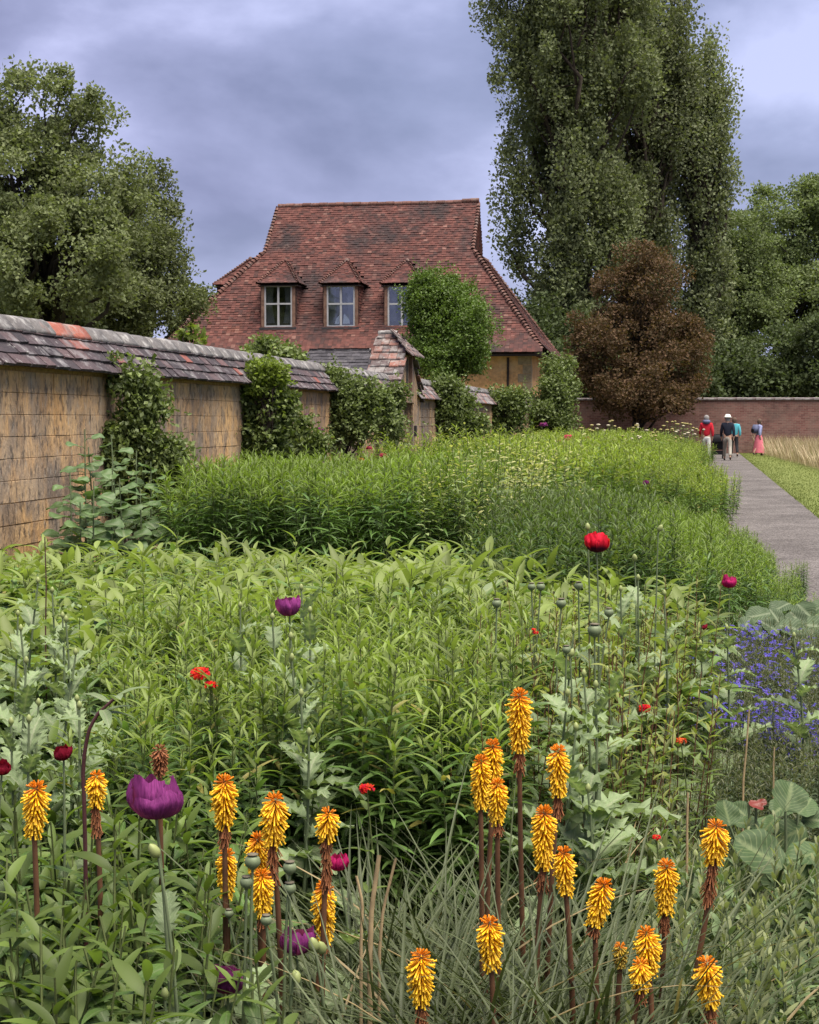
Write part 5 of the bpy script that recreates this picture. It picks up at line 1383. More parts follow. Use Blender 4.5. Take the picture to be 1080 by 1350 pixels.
for i, (px, py, wp_, Y, lab) in enumerate([(784, 832, 19, 5.0, 'plump round green seed pod below the bright red poppy'), (740, 796, 14, 5.4, 'green poppy pod beside the pair of small pods'), (655, 796, 13, 5.2, 'pale green poppy pod over the lance leaves, away from the red poppy'),
        (803, 808, 13, 5.3, 'poppy pod just above the plump round one'), (713, 774, 12, 5.9, 'small dark poppy pod of a close pair'), (701, 774, 11, 5.9, 'smaller twin of the close pair of poppy pods'), (763, 773, 12, 5.8, 'pale poppy pod nearest below the bright red poppy'), (747, 857, 12, 4.8, 'small poppy pod lowest under the plump round one'),
        (333, 1137, 22, 3.15, 'broad flat topped seed pod touching the orange torch lily'), (325, 1164, 18, 3.15, 'round seed pod right under the broad flat topped one'), (382, 1145, 19, 3.2, 'upper round seed pod of two beside the browning torch lily'), (382, 1172, 18, 3.2, 'lower round seed pod of two beside the browning torch lily'),
        (302, 1205, 13, 3.4, 'half hidden seed pod behind the broad leaves'), (351, 1214, 16, 3.1, 'pale seed pod above the two low purple poppies')]):
    poppy(px, py, wp_, Y, lab, None, 'pod', 'poppy seed pods', .95, 2 if Y < 4 else 4, 0, 40 + i)
for i, (px, py, wp_, Y, lab) in enumerate([(209, 1122, 17, 2.95, 'pale green poppy bud under the large purple poppy'), (868, 697, 8, 6.2, 'upright pale bud on a thin stem beyond the red poppy'), (837, 736, 8, 6.0, 'small drooping bud beside the red poppy'), (775, 696, 8, 5.8, 'bud peeping over the red poppy'),
        (416, 1247, 16, 3.2, 'pair of pale buds beside the low purple poppy, outer one'), (426, 1249, 16, 3.22, 'pair of pale buds beside the low purple poppy, inner one'), (388, 1271, 14, 3.1, 'hooked hanging bud below the low purple poppy'), (660, 868, 11, 5.0, 'pale bud among the narrow leaved shoots'), (752, 862, 9, 4.9, 'slim bud among jagged grey leaves')]):
    poppy(px, py, wp_, Y, lab, None, 'bud', 'poppy buds', 1.1, 2 if Y < 4 else 4, 0, 70 + i)
# leafy poppy plants without open bloom: jagged grey green foliage
def poppy_leafy(px, Y, H, label, n=11, seed=0, sc_=1.0):
    r = random.Random(seed); base = (gX(px, Y), Y, 0); root = empty('poppy_foliage_plant', base); tag(root, label, 'plant', 'jagged leaved poppy plants')
    st = Soup(); t = np.linspace(0, 1, 8)[:, None]; tp = np.array([r.uniform(-.06, .06), r.uniform(-.04, .04), H]); pts = tp * t + np.array([r.uniform(-.03, .03), 0, 0]) * np.sin(np.pi * t)
    st.tube(pts, np.linspace(.007, .003, 8), 6); new('stem', st.mesh('stem', M['st_glauc']), root)
    for k in range(n):
        f = .15 + .83 * k / n; pos = np.array([np.interp(f, t[:, 0], pts[:, c]) for c in range(3)]); az = k * GOLD + seed; el = math.radians(r.uniform(5, 35) + 45 * f ** 2)
        L = (.24 * (1 - f) + .10) * r.uniform(.8, 1.2) * sc_; s = Soup()
        s.leaves(JAG, [pos], [(math.cos(az) * math.cos(el), math.sin(az) * math.cos(el), math.sin(el))], [(-math.cos(az) * math.sin(el), -math.sin(az) * math.sin(el), math.cos(el))], L, L * .52, r.uniform(.4, 1.4))
        new('leaf', s.mesh('leaf', M['lf_glauc']), root)
    s = Soup(); s.lathe([(.002, 0), (.007, .008), (.008, .014), (.004, .022), (.0005, .025)], 8, tuple(tp)); new('bud', s.mesh('bud', M['bud']), root)
LP = [(10, 4.7, .92), (40, 5.2, .95), (70, 5.0, .90), (25, 4.4, .80), (95, 5.6, .95), (60, 5.9, 1.0), (5, 5.6, .95), (110, 4.8, .8), (-15, 5.0, .9), (50, 4.6, .82), (85, 4.5, .76),
      (385, 4.8, .98), (397, 4.5, .86), (370, 5.1, 1.0), (405, 4.7, .93), (380, 4.4, .78), (415, 5.3, 1.0), (395, 5.5, 1.05), (330, 5.6, .98), (20, 4.2, .84), (75, 4.3, .86), (100, 5.2, .98), (30, 5.8, 1.05), (765, 4.5, .88), (750, 4.3, .80), (780, 4.7, .88), (735, 4.6, .85), (770, 4.2, .66), (790, 4.3, .70), (800, 5.0, .85), (755, 5.2, .95),
      (840, 5.8, 1.02), (860, 5.9, 1.05), (875, 5.8, 1.0), (925, 6.4, .74), (960, 6.4, .80), (1060, 6.3, .78), (210, 3.05, .62), (200, 3.0, .55), (350, 3.1, .38), (385, 3.0, .34), (330, 3.15, .42), (910, 4.2, .5)]
for i, (px, Y, H) in enumerate(LP):
    zone = 'by the old wall side of the bed' if px < 150 else 'amid the narrow leaved shoots' if 360 <= px <= 400 and Y > 4 else 'behind the torch lily clump' if 700 < px < 810 else 'beside the blue flowers' if px > 830 else 'around the purple poppies'
    poppy_leafy(px, Y, H, 'grey green poppy plant with jagged ruffled leaves ' + zone, 12 if Y > 4 else 6, i, (1.1 if 700 < px < 810 else .9) if Y > 4 else .6)

# ------------------------------------------------------------------ scarlet campion heads
def campion(px, py, wpx, Y, label, seed, mat='pt_scarlet'):
    r = np.random.default_rng(1900 + seed); P = at_Y(px, py, Y); base = Vector((P.x + r.uniform(-.03, .03), Y + .03, 0)); root = empty('scarlet_campion', base); tag(root, label, 'flower', 'scarlet campions')
    top = np.array(P - base); st = Soup(); t = np.linspace(0, 1, 6)[:, None]; st.tube(top * t + np.array([.02, 0, 0]) * np.sin(np.pi * t), np.linspace(.003, .002, 6), 5); new('stem', st.mesh('stem', M['st_green']), root)
    lf = Soup(); n = 10; az = np.arange(n) * 1.57 + .3; f = np.repeat(np.linspace(.3, .92, n // 2), 2)
    lf.leaves(LANCE, top * f[:, None], np.stack([np.cos(az), np.sin(az), np.full(n, .5)], 1), (0, 0, 1), .07, .018, .6); new('foliage', lf.mesh('foliage', M['lf_loose']), root)
    R = wpx * Y / F / 2; s = Soup(); P_, D_ = [], []
    for k in range(int(max(5, 14))):
        d = unit(r.normal(size=3) * np.array([1, 1, .5]) + np.array([0, 0, .5])); c = top + d * R * np.array([.8, .8, .35])
        for j in range(5):
            a = j * 1.2566 + r.uniform(0, .3); e1 = unit(np.cross(d, [.3, .2, 1.0])); e2 = np.cross(d, e1)
            P_.append(c); D_.append(e1 * math.cos(a) + e2 * math.sin(a) + d * .25)
    s.leaves(PETAL, P_, D_, r.normal(size=(len(P_), 3)) * .2 + np.array([0, -.3, 1]), R * .55, R * .42, .4); o = new('flower_head', s.mesh('flower_head', M[mat]), root); o['kind'] = 'stuff'
for i, (px, py, wq, Y, lab) in enumerate([(263, 888, 27, 4.9, 'bright scarlet campion head, larger of the pair near the magenta poppy'), (279, 903, 18, 4.8, 'smaller scarlet campion head of the pair near the magenta poppy'), (484, 1040, 21, 4.1, 'scarlet campion above the withered torch lily and dry stalks'),
        (852, 934, 18, 5.0, 'scarlet campion beside the loose dark stems'), (706, 834, 8, 5.6, 'tiny scarlet campion among the green seed pods'), (866, 1104, 11, 4.2, 'small scarlet bud low by the neat oval torch lily'), (704, 830, 6, 5.6, 'tiny second scarlet spot among the green seed pods')]):
    campion(px, py, wq, Y, lab, i)
campion(898, 977, 14, 4.9, 'fading orange campion near the blue flowers', 20, 'pt_orange')
for i, (px, py, wq, Y, mt, lab) in enumerate([(487, 591, 9, 27, 'pt_pink', 'deep pink bloom behind the tall leafy block'), (505, 601, 11, 26, 'pt_pink', 'larger pink red bloom behind the tall leafy block'), (476, 606, 8, 26, 'pt_orange', 'orange bloom just behind the tall leafy block'),
        (735, 581, 9, 42, 'pt_pink', 'far pink bloom beside a larger rosy one'), (750, 577, 13, 42, 'pt_pink', 'larger rosy bloom in the far border'), (773, 578, 8, 42, 'pt_pink', 'pale pink bloom at the end of the far border row'),
        (404, 548, 9, 24, 'pt_purple', 'purple round bloom before the pale green climber'), (422, 566, 9, 24, 'pt_purple', 'lower purple round bloom before the pale green climber'), (717, 560, 10, 50, 'pt_purple', 'purple bloom near the pier at the house corner'), (438, 576, 7, 25, 'pt_pink', 'small mauve bloom below the pale green climber')]):
    campion(px, py, wq, Y, lab, 30 + i, mt)

# ------------------------------------------------------------------ blue flowers
M['pt_blue'] = petmat('pt_blue', (.085, .070, .42), (.16, .12, .55))
def blue_proto(seed):
    r = np.random.default_rng(seed); st, lf = stems_and_leaves(r, 20, .17, .40, 22, LANCE, .030, .009, lean=.35, t0=.25, el=(5, 50), bend=(.1, .7), stem_r=.002)
    s = Soup(); P, D = [], []
    for k in range(42):
        a = r.uniform(0, 6.28); q = .22 * math.sqrt(r.random()); c = np.array([q * math.cos(a), q * math.sin(a), .40 + r.uniform(-.08, .06)])
        d = unit(np.array([r.normal() * .5, r.normal() * .5 - .4, 1.0])); e1 = unit(np.cross(d, [.3, .9, .2])); e2 = np.cross(d, e1)
        for j in range(5):
            b = j * 1.2566; P.append(c); D.append(e1 * math.cos(b) + e2 * math.sin(b) + d * .2)
    s.leaves(PETAL, P, D, np.array([0, -.2, 1.0]), .015, .013, .3)
    return st.mesh('blue_stems', M['st_green']), lf.mesh('blue_foliage', [M['lf_grey'], M['lf_grey']]), s.mesh('blue_blooms', M['pt_blue'])
BP = [blue_proto(400 + i) for i in range(3)]
bl = [(1000, 832), (985, 836), (1020, 832), (1045, 838), (975, 852), (1010, 862), (1000, 878), (960, 884), (985, 892), (1025, 870), (940, 900), (955, 908), (1000, 915), (985, 925), (1010, 930), (1030, 935), (1020, 942), (1045, 940), (1060, 945), (1075, 950), (935, 885), (905, 920), (920, 935), (1075, 965), (950, 925), (880, 905), (1065, 880)]
for i, (px, py) in enumerate(bl):
    p = at_z(px, py, .42); b = BP[i % 3]
    o = new('blue_flowered_perennial', None, None, (p.x, p.y, 0), rnd.uniform(0, 6.28), rnd.uniform(.8, 1.1)); tag(o, 'low clump of violet blue flowers near the path edge', 'flower', 'violet blue flower clumps')
    new('stem', b[0], o); new('foliage', b[1], o); f_ = new('blooms', b[2], o); f_['kind'] = 'stuff'

# ------------------------------------------------------------------ big round leaved plants
def rosette(name, label, px, Y, leaves, mat, seed, group=None):
    r = random.Random(seed); base = Vector((gX(px, Y), Y, 0)); root = empty(name, base); tag(root, label, 'plant', group)
    for (lx, ly, lw, dy, face) in leaves:
        c = at_Y(lx, ly, Y + dy) - base; L = lw * .82 * Y / F
        nrm = Vector((r.uniform(-.35, .35), -face, 1 - face * .6)).normalized(); d = (Vector((r.uniform(-.7, .7), -.25, 1.0 if face > .5 else .25))); d = (d - nrm * d.dot(nrm)).normalized()
        a = c - d * L * .5
        s = Soup(); s.leaves(ROUND, [tuple(a)], [tuple(d)], [tuple(nrm)], L, L * r.uniform(.82, .98), r.uniform(-.1, .5)); lf = new('leaf', s.mesh('leaf', mat), root)
        s = Soup(); t = np.linspace(0, 1, 6)[:, None]; b0 = np.array([c.x * .3, c.y * .3, .02]); s.tube(b0 * (1 - t) ** 2 + 2 * t * (1 - t) * np.array([c.x * .6, c.y * .6, c.z * .7]) + t ** 2 * np.array(a), np.linspace(.006, .004, 6), 5); new('petiole', s.mesh('petiole', M['st_glauc']), lf)
    return root
rosette('round_leaved_perennial', 'glossy round leaved plant with one upright veined leaf beside the grey mounds', 1040, 4.6,
        [(1042, 1048, 62, 0, .8), (1062, 1062, 50, .1, .6), (958, 1072, 46, .0, .7), (975, 1068, 40, .12, .6), (1010, 1090, 58, .1, .3), (1000, 1125, 84, -.25, .55), (1066, 1125, 74, -.2, .25), (1040, 1100, 62, .05, .5), (985, 1085, 40, .05, .3), (1075, 1080, 44, .1, .5), (1060, 1160, 70, -.25, .9), (1020, 1150, 60, -.1, .8), (1085, 1185, 70, -.2, .9), (1030, 1065, 46, .2, .4)], M['lf_round'], 5)
s = Soup(); c = at_Y(995, 1060, 4.6)
o = rosette('round_leaved_perennial', 'single red autumn coloured leaf plant within the glossy round leaves', 995, 4.62, [(997, 1062, 26, 0, .35), (1004, 1058, 18, .02, .4)], M['lf_red'], 6)
rosette('sea_kale', 'large crinkled blue green leaves at the path edge behind the blue flowers', 1035, 9.6,
        [(1000, 812, 42, 0, .5), (1030, 800, 44, .3, .3), (1060, 805, 48, .2, .4), (1075, 825, 50, 0, .5), (1045, 828, 46, -.1, .5), (1015, 826, 36, -.15, .6), (1080, 800, 40, .3, .4), (985, 822, 30, -.1, .6), (1060, 846, 40, -.25, .6), (1022, 812, 34, .1, .7), (1050, 815, 36, .0, .7), (1070, 838, 36, -.2, .8), (1000, 834, 30, -.2, .7)], M['lf_kale'], 7)

# hollyhock leaves in front of the drooping wall shrub
def hollyhock(px, Y, H, label, seed):
    r = random.Random(seed); base = (gX(px, Y), Y, 0); root = empty('hollyhock', base); tag(root, label, 'plant', 'hollyhocks by the wall')
    st = Soup(); t = np.linspace(0, 1, 7)[:, None]; tp = np.array([r.uniform(-.08, .08), r.uniform(-.05, .05), H]); st.tube(tp * t, np.linspace(.011, .005, 7), 6); new('stem', st.mesh('stem', M['st_glauc']), root)
    n = 20
    for k in range(n):
        f = .12 + .86 * k / n; az = k * GOLD + seed; L = (.25 - .15 * f) * r.uniform(.85, 1.2); el = math.radians(r.uniform(-5, 30)); q = .10 * (1 - f) + .05
        s = Soup(); d = (math.cos(az) * math.cos(el), math.sin(az) * math.cos(el), math.sin(el)); p0 = tp * f + np.array(d) * q
        s.tube([tuple(tp * f), tuple(tp * f + np.array(d) * q * .5 + np.array([0, 0, .01])), tuple(p0)], .003, 4)
        s.leaves(ROUND, [p0], [d], [(-d[0] * .5 + r.uniform(-.2, .2), -d[1] * .5 - .35, 1)], L, L * 1.05, r.uniform(.3, .9))
        new('leaf', s.mesh('leaf', M['lf_holly']), root)
M['lf_holly'] = leafmat('lf_holly', (.040, .060, .024), (.078, .102, .044), .25, .5, .35, .5, (.18, .21, .12))
for i, (px, H, dn) in enumerate([(112, 1.55, .85), (130, 1.4, .9), (158, 1.5, .95), (178, 1.35, .9), (198, 1.25, 1.0), (215, 1.1, .9), (95, 1.2, .85), (145, 1.3, 1.1), (120, 1.15, 1.2), (165, 1.15, 1.25), (105, 1.0, 1.1), (188, 1.05, 1.2)]):
    Y = s_to_Y(px, dn)
    hollyhock(px, Y, H, 'hollyhock plant with large soft leaves before the drooping wall shrub', 30 + i)

# ------------------------------------------------------------------ far yarrow and tall border plants
M['yarrow'] = plain('yarrow', (.28, .24, .10), .8, .2, .25, 30)
M['yarrow_w'] = plain('yarrow_w', (.36, .32, .24), .8, .2, .2, 30)
def yarrow(px, py, Y, label, group, mat, seed):
    r = random.Random(seed); P = at_Y(px, py, Y); base = Vector((P.x, Y, 0)); root = empty('yarrow', base); tag(root, label, 'flower', group)
    for k in range(4):
        q = Soup(); tp = (r.uniform(-.22, .22), r.uniform(-.2, .2), P.z * r.uniform(.86, 1.02)); b = (tp[0] * .4, tp[1] * .4, 0)
        q.tube([b, ((b[0] + tp[0]) / 2, (b[1] + tp[1]) / 2 + .02, tp[2] / 2), tp], .008, 4); new('stem', q.mesh('stem', M['st_green']), root)
        q = Soup(); w_ = r.uniform(.04, .075)
        q.lathe([(.01, -.05), (w_ * .7, -.015), (w_, .0), (w_ * .85, .018), (.01, .028)], 8, tp); new('flower_head', q.mesh('flower_head', mat), root)
    lf = Soup(); n = 60; rr = np.random.default_rng(seed); az = rr.uniform(0, 6.28, n); z = rr.uniform(.2, P.z * .85, n)
    lf.leaves(LANCE, np.stack([rr.normal(size=n) * .10, rr.normal(size=n) * .10, z], 1), np.stack([np.cos(az), np.sin(az), np.full(n, .6)], 1), (0, 0, 1), .16, .03, .8); new('foliage', lf.mesh('foliage', M['lf_pale']), root)
i = 0
for (px, py, Y) in [(795, 558, 48), (812, 556, 50), (830, 562, 47), (848, 560, 50), (864, 565, 48), (880, 560, 52), (842, 570, 44), (820, 575, 42), (868, 575, 45), (893, 562, 55), (902, 556, 56), (912, 560, 56), (920, 566, 55), (888, 552, 57), (775, 562, 46), (905, 570, 52), (890, 576, 50)]:
    yarrow(px, py, Y, 'tall flat headed cream yarrow in the far border before the walkers', 'yarrows in the far border', M['yarrow'] if i % 3 else M['yarrow_w'], 700 + i); i += 1
# dry cut stalks among the strap leaves, red brown stem, thin twig
def stalk(name, label, pts, rad, mat, cat='stalk', group=None, leaves=0, lmat=None):
    pts = [at_Y(*q) for q in pts]; base = Vector((pts[0].x, pts[0].y, 0)); root = empty(name, base); tag(root, label, cat, group)
    P = np.array([(0, 0, 0)] + [tuple(p - base) for p in pts]); s = Soup(); t = np.linspace(0, 1, 12); u = np.linspace(0, 1, len(P))
    PP_ = np.stack([np.interp(t, u, P[:, c]) for c in range(3)], 1); s.tube(PP_, np.linspace(rad, rad * .7, 12), 7); new('stem', s.mesh('stem', mat), root)
    if leaves:
        lf = Soup(); r = np.random.default_rng(5); az = r.uniform(0, 6.28, leaves); f = r.uniform(.6, 1, leaves)
        lf.leaves(ELLIP, np.stack([np.interp(f, t, PP_[:, c]) for c in range(3)], 1), np.stack([np.cos(az), np.sin(az), r.uniform(0, .8, leaves)], 1), (0, 0, 1), .09, .026, .7); new('foliage', lf.mesh('foliage', lmat), root)
stalk('dry_stalk', 'thick straw coloured cut stalk standing in the strap leaves', [(488, 1260, 3.3), (490, 1200, 3.3), (500, 1128, 3.3)], .0065, M['st_dry'], group='cut dry stalks')
stalk('dry_stalk', 'thinner straw stalk leaning beside the thick cut one', [(500, 1260, 3.32), (505, 1200, 3.32), (522, 1132, 3.32)], .004, M['st_dry'], group='cut dry stalks')
stalk('dry_stalk', 'short straw stub at the foot of the thick cut stalk', [(476, 1250, 3.28), (478, 1190, 3.28), (470, 1155, 3.28)], .004, M['st_dry'], group='cut dry stalks')
stalk('dry_stalk', 'thin pinkish dry stem rising from the tiny leaved mound', [(980, 1030, 5.2), (984, 990, 5.2), (988, 935, 5.2)], .004, M['st_dry'], group='cut dry stalks')
stalk('dry_stalk', 'second thin dry stem over the tiny leaved mound', [(1020, 1040, 5.0), (1020, 1010, 5.0), (1021, 985, 5.0)], .003, M['st_dry'], group='cut dry stalks')
stalk('dry_stalk', 'slim dry stem standing before the glossy round leaves', [(906, 1120, 4.2), (906, 1090, 4.2), (907, 1045, 4.2)], .004, M['st_dry'], group='cut dry stalks')
stalk('curved_stem', 'curved red brown stem with few leaves beside the crimson bud', [(112, 1080, 3.6), (109, 1010, 3.6), (116, 965, 3.6), (128, 942, 3.6), (150, 922, 3.6)], .0052, M['st_red'], 'stem', None, 9, M['lf_glauc'])
stalk('thin_twig', 'thin dark twig standing alone above the lance leaved mass', [(60, 830, 6.5), (61, 770, 6.5), (59, 708, 6.5)], .0032, M['st_red'], 'twig')

# ------------------------------------------------------------------ grass
M['lf_lawn'] = leafmat('lf_lawn', (.085, .118, .028), (.165, .185, .055), .3, .6, .2, gain=1.0)
M['lf_hay'] = leafmat('lf_hay', (.33, .25, .15), (.52, .42, .29), .25, .7, .2, c=(.16, .16, .06), gain=1.0)
r = np.random.default_rng(77); n = 18000
Yv = 24 + 55 * r.random(n) ** 1.5; Xv = .1756 * Yv + 2.0 + r.random(n) ** 1.4 * 3.4; a = r.uniform(0, 6.28, n)
s = Soup(); s.leaves(CARD, np.stack([Xv, Yv, np.full(n, .004)], 1), np.stack([np.cos(a) * .6, np.sin(a) * .6, np.ones(n)], 1), np.stack([np.sin(a), np.cos(a), np.zeros(n)], 1), r.uniform(.03, .06, n), .012, .5)
o = new('lawn_grass', s.mesh('lawn_grass', M['lf_lawn'], False)); tag(o, 'short mown grass beside the gravel path', 'grass', kind='stuff')
n = 30000
Yv = r.uniform(40, 79, n); e0 = 12.9 + (Yv - 51) * .140; Xv = e0 + r.random(n) ** 1.3 * 6.5 + r.normal(size=n) * .12; a = r.uniform(0, 6.28, n)
hh = r.uniform(.35, .95, n) * (1 + .2 * np.sin(Xv * 2.1 + Yv * .7))
s = Soup(); s.leaves(CARD, np.stack([Xv, Yv, np.zeros(n)], 1), np.stack([np.cos(a) * .25, np.sin(a) * .25, np.ones(n)], 1), np.stack([np.sin(a), np.cos(a), np.zeros(n)], 1), hh, r.uniform(.010, .03, n), r.uniform(.1, .7, n))
o = new('dry_grass', s.mesh('dry_grass', M['lf_hay'], False)); tag(o, 'tall straw coloured meadow grass before the brick wall', 'grass', kind='stuff')

# ------------------------------------------------------------------ people
def pl(name, col, rough=.85): return plain(name, col, rough, .15, .12, 12)
M['skin'] = pl('skin', (.42, .26, .19), .6)
def skin_mesh(name, verts, edges, mat, parent, sub=2):
    me = bpy.data.meshes.new(name); me.from_pydata([v[0] for v in verts], edges, []); me.materials.append(mat)
    o = new(name, me, parent); md = o.modifiers.new('skin', 'SKIN')
    for i, v in enumerate(verts):
        rad = v[1]; me.skin_vertices[0].data[i].radius = rad if hasattr(rad, '__len__') else (rad, rad)
    me.skin_vertices[0].data[0].use_root = True; md.use_smooth_shade = True
    ss = o.modifiers.new('sub', 'SUBSURF'); ss.levels = sub; ss.render_levels = sub
    return o
def person(px, foot_py, Y, height, label, top, trouser, hair, face=0.0, stride=.22, arm=(.1, -.1), hat=None, skirt=None, hood=None, seed=0):
    """a walker seen from behind: local +y is the way they walk"""
    base = Vector((gX(px, Y), Y, 0)); root = empty('person', base, face); tag(root, label, 'person', 'walkers on the path'); root.scale = (height / 1.75,) * 3
    a = stride
    J = {'pelvis': (0, 0, .95), 'spine': (0, .01, 1.15), 'chest': (0, .02, 1.35), 'neck': (0, .03, 1.50), 'head': (0, .05, 1.58), 'crown': (0, .055, 1.67)}
    body = [(J['pelvis'], (.14, .10)), (J['spine'], (.125, .09)), (J['chest'], (.15, .10)), (J['neck'], .055), (J['head'], (.078, .092)), (J['crown'], (.07, .085))]
    E = [(0, 1), (1, 2), (2, 3), (3, 4), (4, 5)]
    limbs_ = {}
    for sg, ph in ((-1, 1), (1, -1)):
        i0 = len(body)
        hip = (.09 * sg, 0, .90); knee = (.10 * sg, a * ph * .5 + .03, .50); ank = (.10 * sg, a * ph - (.10 if ph < 0 else 0), .10 + (.05 if ph < 0 else 0)); toe = (.105 * sg, a * ph + .13 - (.10 if ph < 0 else 0), .035)
        body += [(hip, .085), (knee, .058), (ank, .04), (toe, .038)]; E += [(0, i0), (i0, i0 + 1), (i0 + 1, i0 + 2), (i0 + 2, i0 + 3)]
        limbs_['leg%d' % sg] = (hip, knee, ank, toe)
        i0 = len(body); k = arm[0] if sg < 0 else arm[1]
        sh = (.185 * sg, .02, 1.40); el = (.235 * sg, k * .4 - .02, 1.13); wr = (.235 * sg, k + .05, .92); hd = (.23 * sg, k + .09, .84)
        body += [(sh, .058), (el, .043), (wr, .032), (hd, .034)]; E += [(2, i0), (i0, i0 + 1), (i0 + 1, i0 + 2), (i0 + 2, i0 + 3)]
        limbs_['arm%d' % sg] = (sh, el, wr)
        for q in range(4):
            f0 = len(body); ox = (q - 1.5) * .018
            body += [((hd[0] - .01 * sg, hd[1] + ox, hd[2] - .05), .010), ((hd[0] - .02 * sg, hd[1] + ox + .01, hd[2] - .085), .009)]; E += [(i0 + 3, f0), (f0, f0 + 1)]
        f0 = len(body); body += [((hd[0] - .03 * sg, hd[1] + .035, hd[2] - .02), .010)]; E += [(i0 + 3, f0)]
    b = skin_mesh('body', body, E, M['skin'], root)
    tv = [((0, 0, .88), (.165, .125)), ((0, .01, 1.12), (.165, .118)), ((0, .02, 1.36), (.185, .125)), ((0, .03, 1.475), (.085, .075))]; te = [(0, 1), (1, 2), (2, 3)]
    for sg in (-1, 1):
        sh, el, wr = limbs_['arm%d' % sg]; i0 = len(tv); tv += [(sh, .078), (el, .062), (wr, .05)]; te += [(2, i0), (i0, i0 + 1), (i0 + 1, i0 + 2)]
    skin_mesh('jacket', tv, te, top, root)
    if skirt is not None:
        s = Soup(); n = 20; V = []; rows = [(.98, .15), (.85, .20), (.5, .26), (.14, .32)]
        for (z, rr_) in rows:
            for k in range(n):
                an = 2 * math.pi * k / n; w_ = rr_ * (1 + .10 * math.sin(an * 7) * (1.0 - z)); V.append((w_ * math.cos(an), w_ * math.sin(an) * .85, z))
        s.raw(V, [(i * n + k, i * n + (k + 1) % n, (i + 1) * n + (k + 1) % n, (i + 1) * n + k) for i in range(3) for k in range(n)]); new('skirt', s.mesh('skirt', skirt), root)
    else:
        tv = [((0, 0, .97), (.15, .12)), ((0, 0, .90), (.15, .115))]; te = [(0, 1)]
        for sg in (-1, 1):
            hip, knee, ank, toe = limbs_['leg%d' % sg]; i0 = len(tv); tv += [((hip[0], hip[1], .82), .098), (knee, .076), ((ank[0], ank[1], ank[2] + .03), .062)]; te += [(1, i0), (i0, i0 + 1), (i0 + 1, i0 + 2)]
        skin_mesh('trousers', tv, te, trouser, root)
    for sg in (-1, 1):
        hip, knee, ank, toe = limbs_['leg%d' % sg]
        skin_mesh('shoe', [((ank[0], ank[1] - .05, ank[2] - .055), .046), ((toe[0], toe[1] + .03, ank[2] - .062), .040)], [(0, 1)], M['shoe'], root, 1)
    s = Soup(); n = 14
    s.lathe([(.085, -.10), (.102, -.02), (.105, .04), (.085, .10), (.045, .135), (.005, .145)], n, (0, .035, 1.615)); new('hair', s.mesh('hair', hair), root)
    if hat is not None:
        s = Soup(); s.lathe([(.17, .0), (.175, .012), (.112, .02), (.105, .09), (.07, .12), (.005, .125)], 16, (0, .045, 1.67)); new('hat', s.mesh('hat', hat), root)
    if hood is not None:
        s = Soup(); s.lathe([(.10, -.09), (.15, -.04), (.155, .02), (.12, .06), (.09, .07)], 14, (0, -.0, 1.50)); new('hood', s.mesh('hood', hood), root)
    # face
    s = Soup(); s.lathe([(.008, -.03), (.016, -.015), (.010, .02), (.002, .03)], 6, (0, .148, 1.585)); new('nose', s.mesh('nose', M['skin']), root)
    for sg in (-1, 1):
        s = Soup(); s.lathe([(.002, -.008), (.010, 0), (.002, .008)], 6, (.032 * sg, .133, 1.61)); new('eye', s.mesh('eye', M['shoe']), root)
    return root
M['shoe'] = pl('shoe', (.02, .018, .018)); M['hair_grey'] = pl('hair_grey', (.19, .18, .18)); M['hair_brown'] = pl('hair_brown', (.09, .06, .045))
M['cl_red'] = pl('cl_red', (.36, .014, .026)); M['cl_navy'] = pl('cl_navy', (.013, .016, .028)); M['cl_khaki'] = pl('cl_khaki', (.26, .24, .21)); M['cl_white'] = pl('cl_white', (.50, .50, .48))
M['cl_lilac'] = pl('cl_lilac', (.26, .28, .46)); M['cl_pink'] = pl('cl_pink', (.50, .13, .17)); M['cl_teal'] = pl('cl_teal', (.07, .30, .36)); M['cl_black'] = pl('cl_black', (.014, .014, .017)); M['cl_hat'] = pl('cl_hat', (.55, .53, .50))
M['cl_slate'] = pl('cl_slate', (.09, .10, .17))
person(931, 607, 64.5, 1.80, 'walker in red jacket and pale trousers with a hood down', M['cl_red'], M['cl_white'], M['hair_grey'], -A, .16, hood=M['cl_slate'])
person(959, 607, 65.2, 1.80, 'walker in navy jacket, khaki trousers and pale hat, mid stride on the path', M['cl_navy'], M['cl_khaki'], M['hair_grey'], -A, .30, (.15, -.12), hat=M['cl_hat'])
person(968, 600, 71.0, 1.72, 'walker in teal top and black trousers half hidden beyond the one in navy', M['cl_teal'], M['cl_black'], M['hair_brown'], -A * .5, .25)
wk = person(1000, 600, 74.0, 1.66, 'walker in lilac top and long pink skirt crossing by the brick wall', M['cl_lilac'], M['cl_black'], M['hair_brown'], -math.radians(75), .2, skirt=M['cl_pink'])
# backpack on the lilac walker
b0 = Vector((gX(996.5, 74), 74, 1.20)); root = empty('backpack', b0, -math.radians(75)); tag(root, 'small dark backpack worn by the walker in the pink skirt', 'backpack')
s = Soup(); s.raw([(-.14, -.13, -.2), (.14, -.13, -.2), (.14, .06, -.2), (-.14, .06, -.2), (-.15, -.16, .0), (.15, -.16, .0), (.15, .06, .0), (-.15, .06, .0), (-.10, -.10, .2), (.10, -.10, .2), (.10, .06, .2), (-.10, .06, .2)],
    [(3, 2, 1, 0), (0, 1, 5, 4), (1, 2, 6, 5), (2, 3, 7, 6), (3, 0, 4, 7), (4, 5, 9, 8), (5, 6, 10, 9), (6, 7, 11, 10), (7, 4, 8, 11), (8, 9, 10, 11)]); bo = new('bag', s.mesh('bag', M['cl_slate'], True), root)
s = Soup(); s.box((-.10, -.20, -.15), (.10, -.145, .0)); new('pocket', s.mesh('pocket', M['cl_black'], False), root)
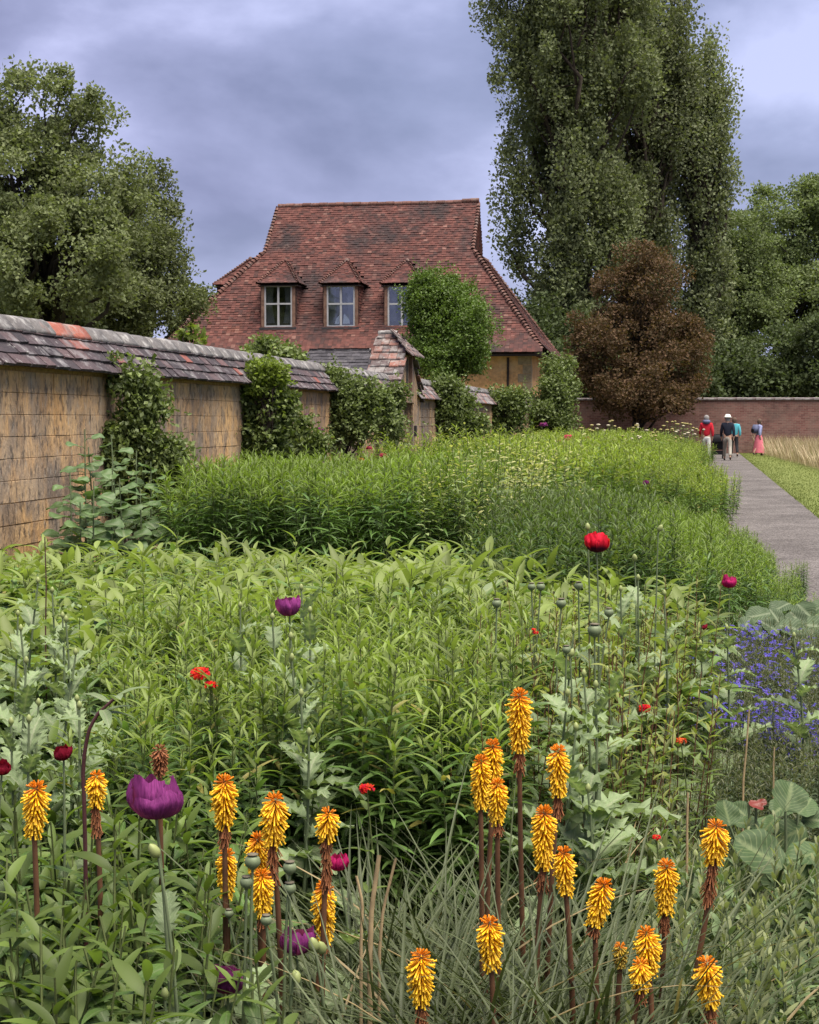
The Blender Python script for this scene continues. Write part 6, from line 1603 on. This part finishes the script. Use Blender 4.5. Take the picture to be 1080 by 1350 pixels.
for sg in (-1, 1):
    s = Soup(); s.tube([(.09 * sg, .05, .17), (.10 * sg, .16, .21), (.11 * sg, .26, .08), (.11 * sg, .14, -.15), (.10 * sg, .05, -.18)], .016, 5); new('strap', s.mesh('strap', M['cl_black'], True), root)
# pushchair
def pram():
    Y = 68.0; base = Vector((gX(946.5, Y), Y, 0)); root = empty('pushchair', base, -A); tag(root, 'dark pushchair on the path between the red and navy jackets', 'pushchair')
    for (x, y, rr) in ((-.26, -.32, .14), (.26, -.32, .14), (-.2, .42, .11), (.2, .42, .11)):
        w_ = new('wheel', None, root, (x, y, rr)); s = Soup(); s.lathe([(rr * .78, -.025), (rr, -.02), (rr, .02), (rr * .78, .025)], 16, axis=(1, 0, 0)); new('tyre', s.mesh('tyre', M['shoe']), w_)
        s = Soup()
        for k in range(5):
            a = k * 1.2566; s.tube([(0, 0, 0), (0, math.cos(a) * rr * .4, math.sin(a) * rr * .4), (0, math.cos(a) * rr * .8, math.sin(a) * rr * .8)], .008, 4)
        o = new('spokes', s.mesh('spokes', M['lead']), w_); o['kind'] = 'stuff'
    for sg in (-1, 1):
        s = Soup(); s.tube([(.24 * sg, .4, .14), (.25 * sg, .1, .45), (.26 * sg, -.3, .8), (.26 * sg, -.5, 1.0)], .014, 6); new('frame_tube', s.mesh('frame_tube', M['lead']), root)
        s = Soup(); s.tube([(.25 * sg, -.32, .15), (.25 * sg, -.1, .42), (.25 * sg, .1, .62)], .014, 6); new('frame_tube', s.mesh('frame_tube', M['lead']), root)
    s = Soup(); s.tube([(-.26, -.5, 1.0), (0, -.54, 1.02), (.26, -.5, 1.0)], .018, 6); new('handlebar', s.mesh('handlebar', M['shoe']), root)
    s = Soup(); s.raw([(-.22, -.28, .42), (.22, -.28, .42), (.22, .3, .36), (-.22, .3, .36), (-.23, -.40, .82), (.23, -.40, .82), (.23, .34, .55), (-.23, .34, .55)], [(0, 1, 2, 3), (0, 1, 5, 4), (1, 2, 6, 5), (2, 3, 7, 6), (3, 0, 4, 7)]); new('seat', s.mesh('seat', M['cl_black'], False), root)
    s = Soup(); n = 9; V = []
    for i in range(n):
        a = math.pi * .05 + math.pi * .62 * i / (n - 1)
        for x in (-.24, -.2, 0, .2, .24): V.append((x, -.12 - .30 * math.cos(a - .3), .66 + .36 * math.sin(a) * (1 if abs(x) < .22 else .86)))
    s.raw(V, [(i * 5 + j, i * 5 + j + 1, i * 5 + j + 6, i * 5 + j + 5) for i in range(n - 1) for j in range(4)]); new('canopy', s.mesh('canopy', M['cl_black']), root)
    s = Soup(); s.box((-.2, -.25, .18), (.2, .2, .34)); new('basket', s.mesh('basket', M['cl_black'], False), root)
pram()
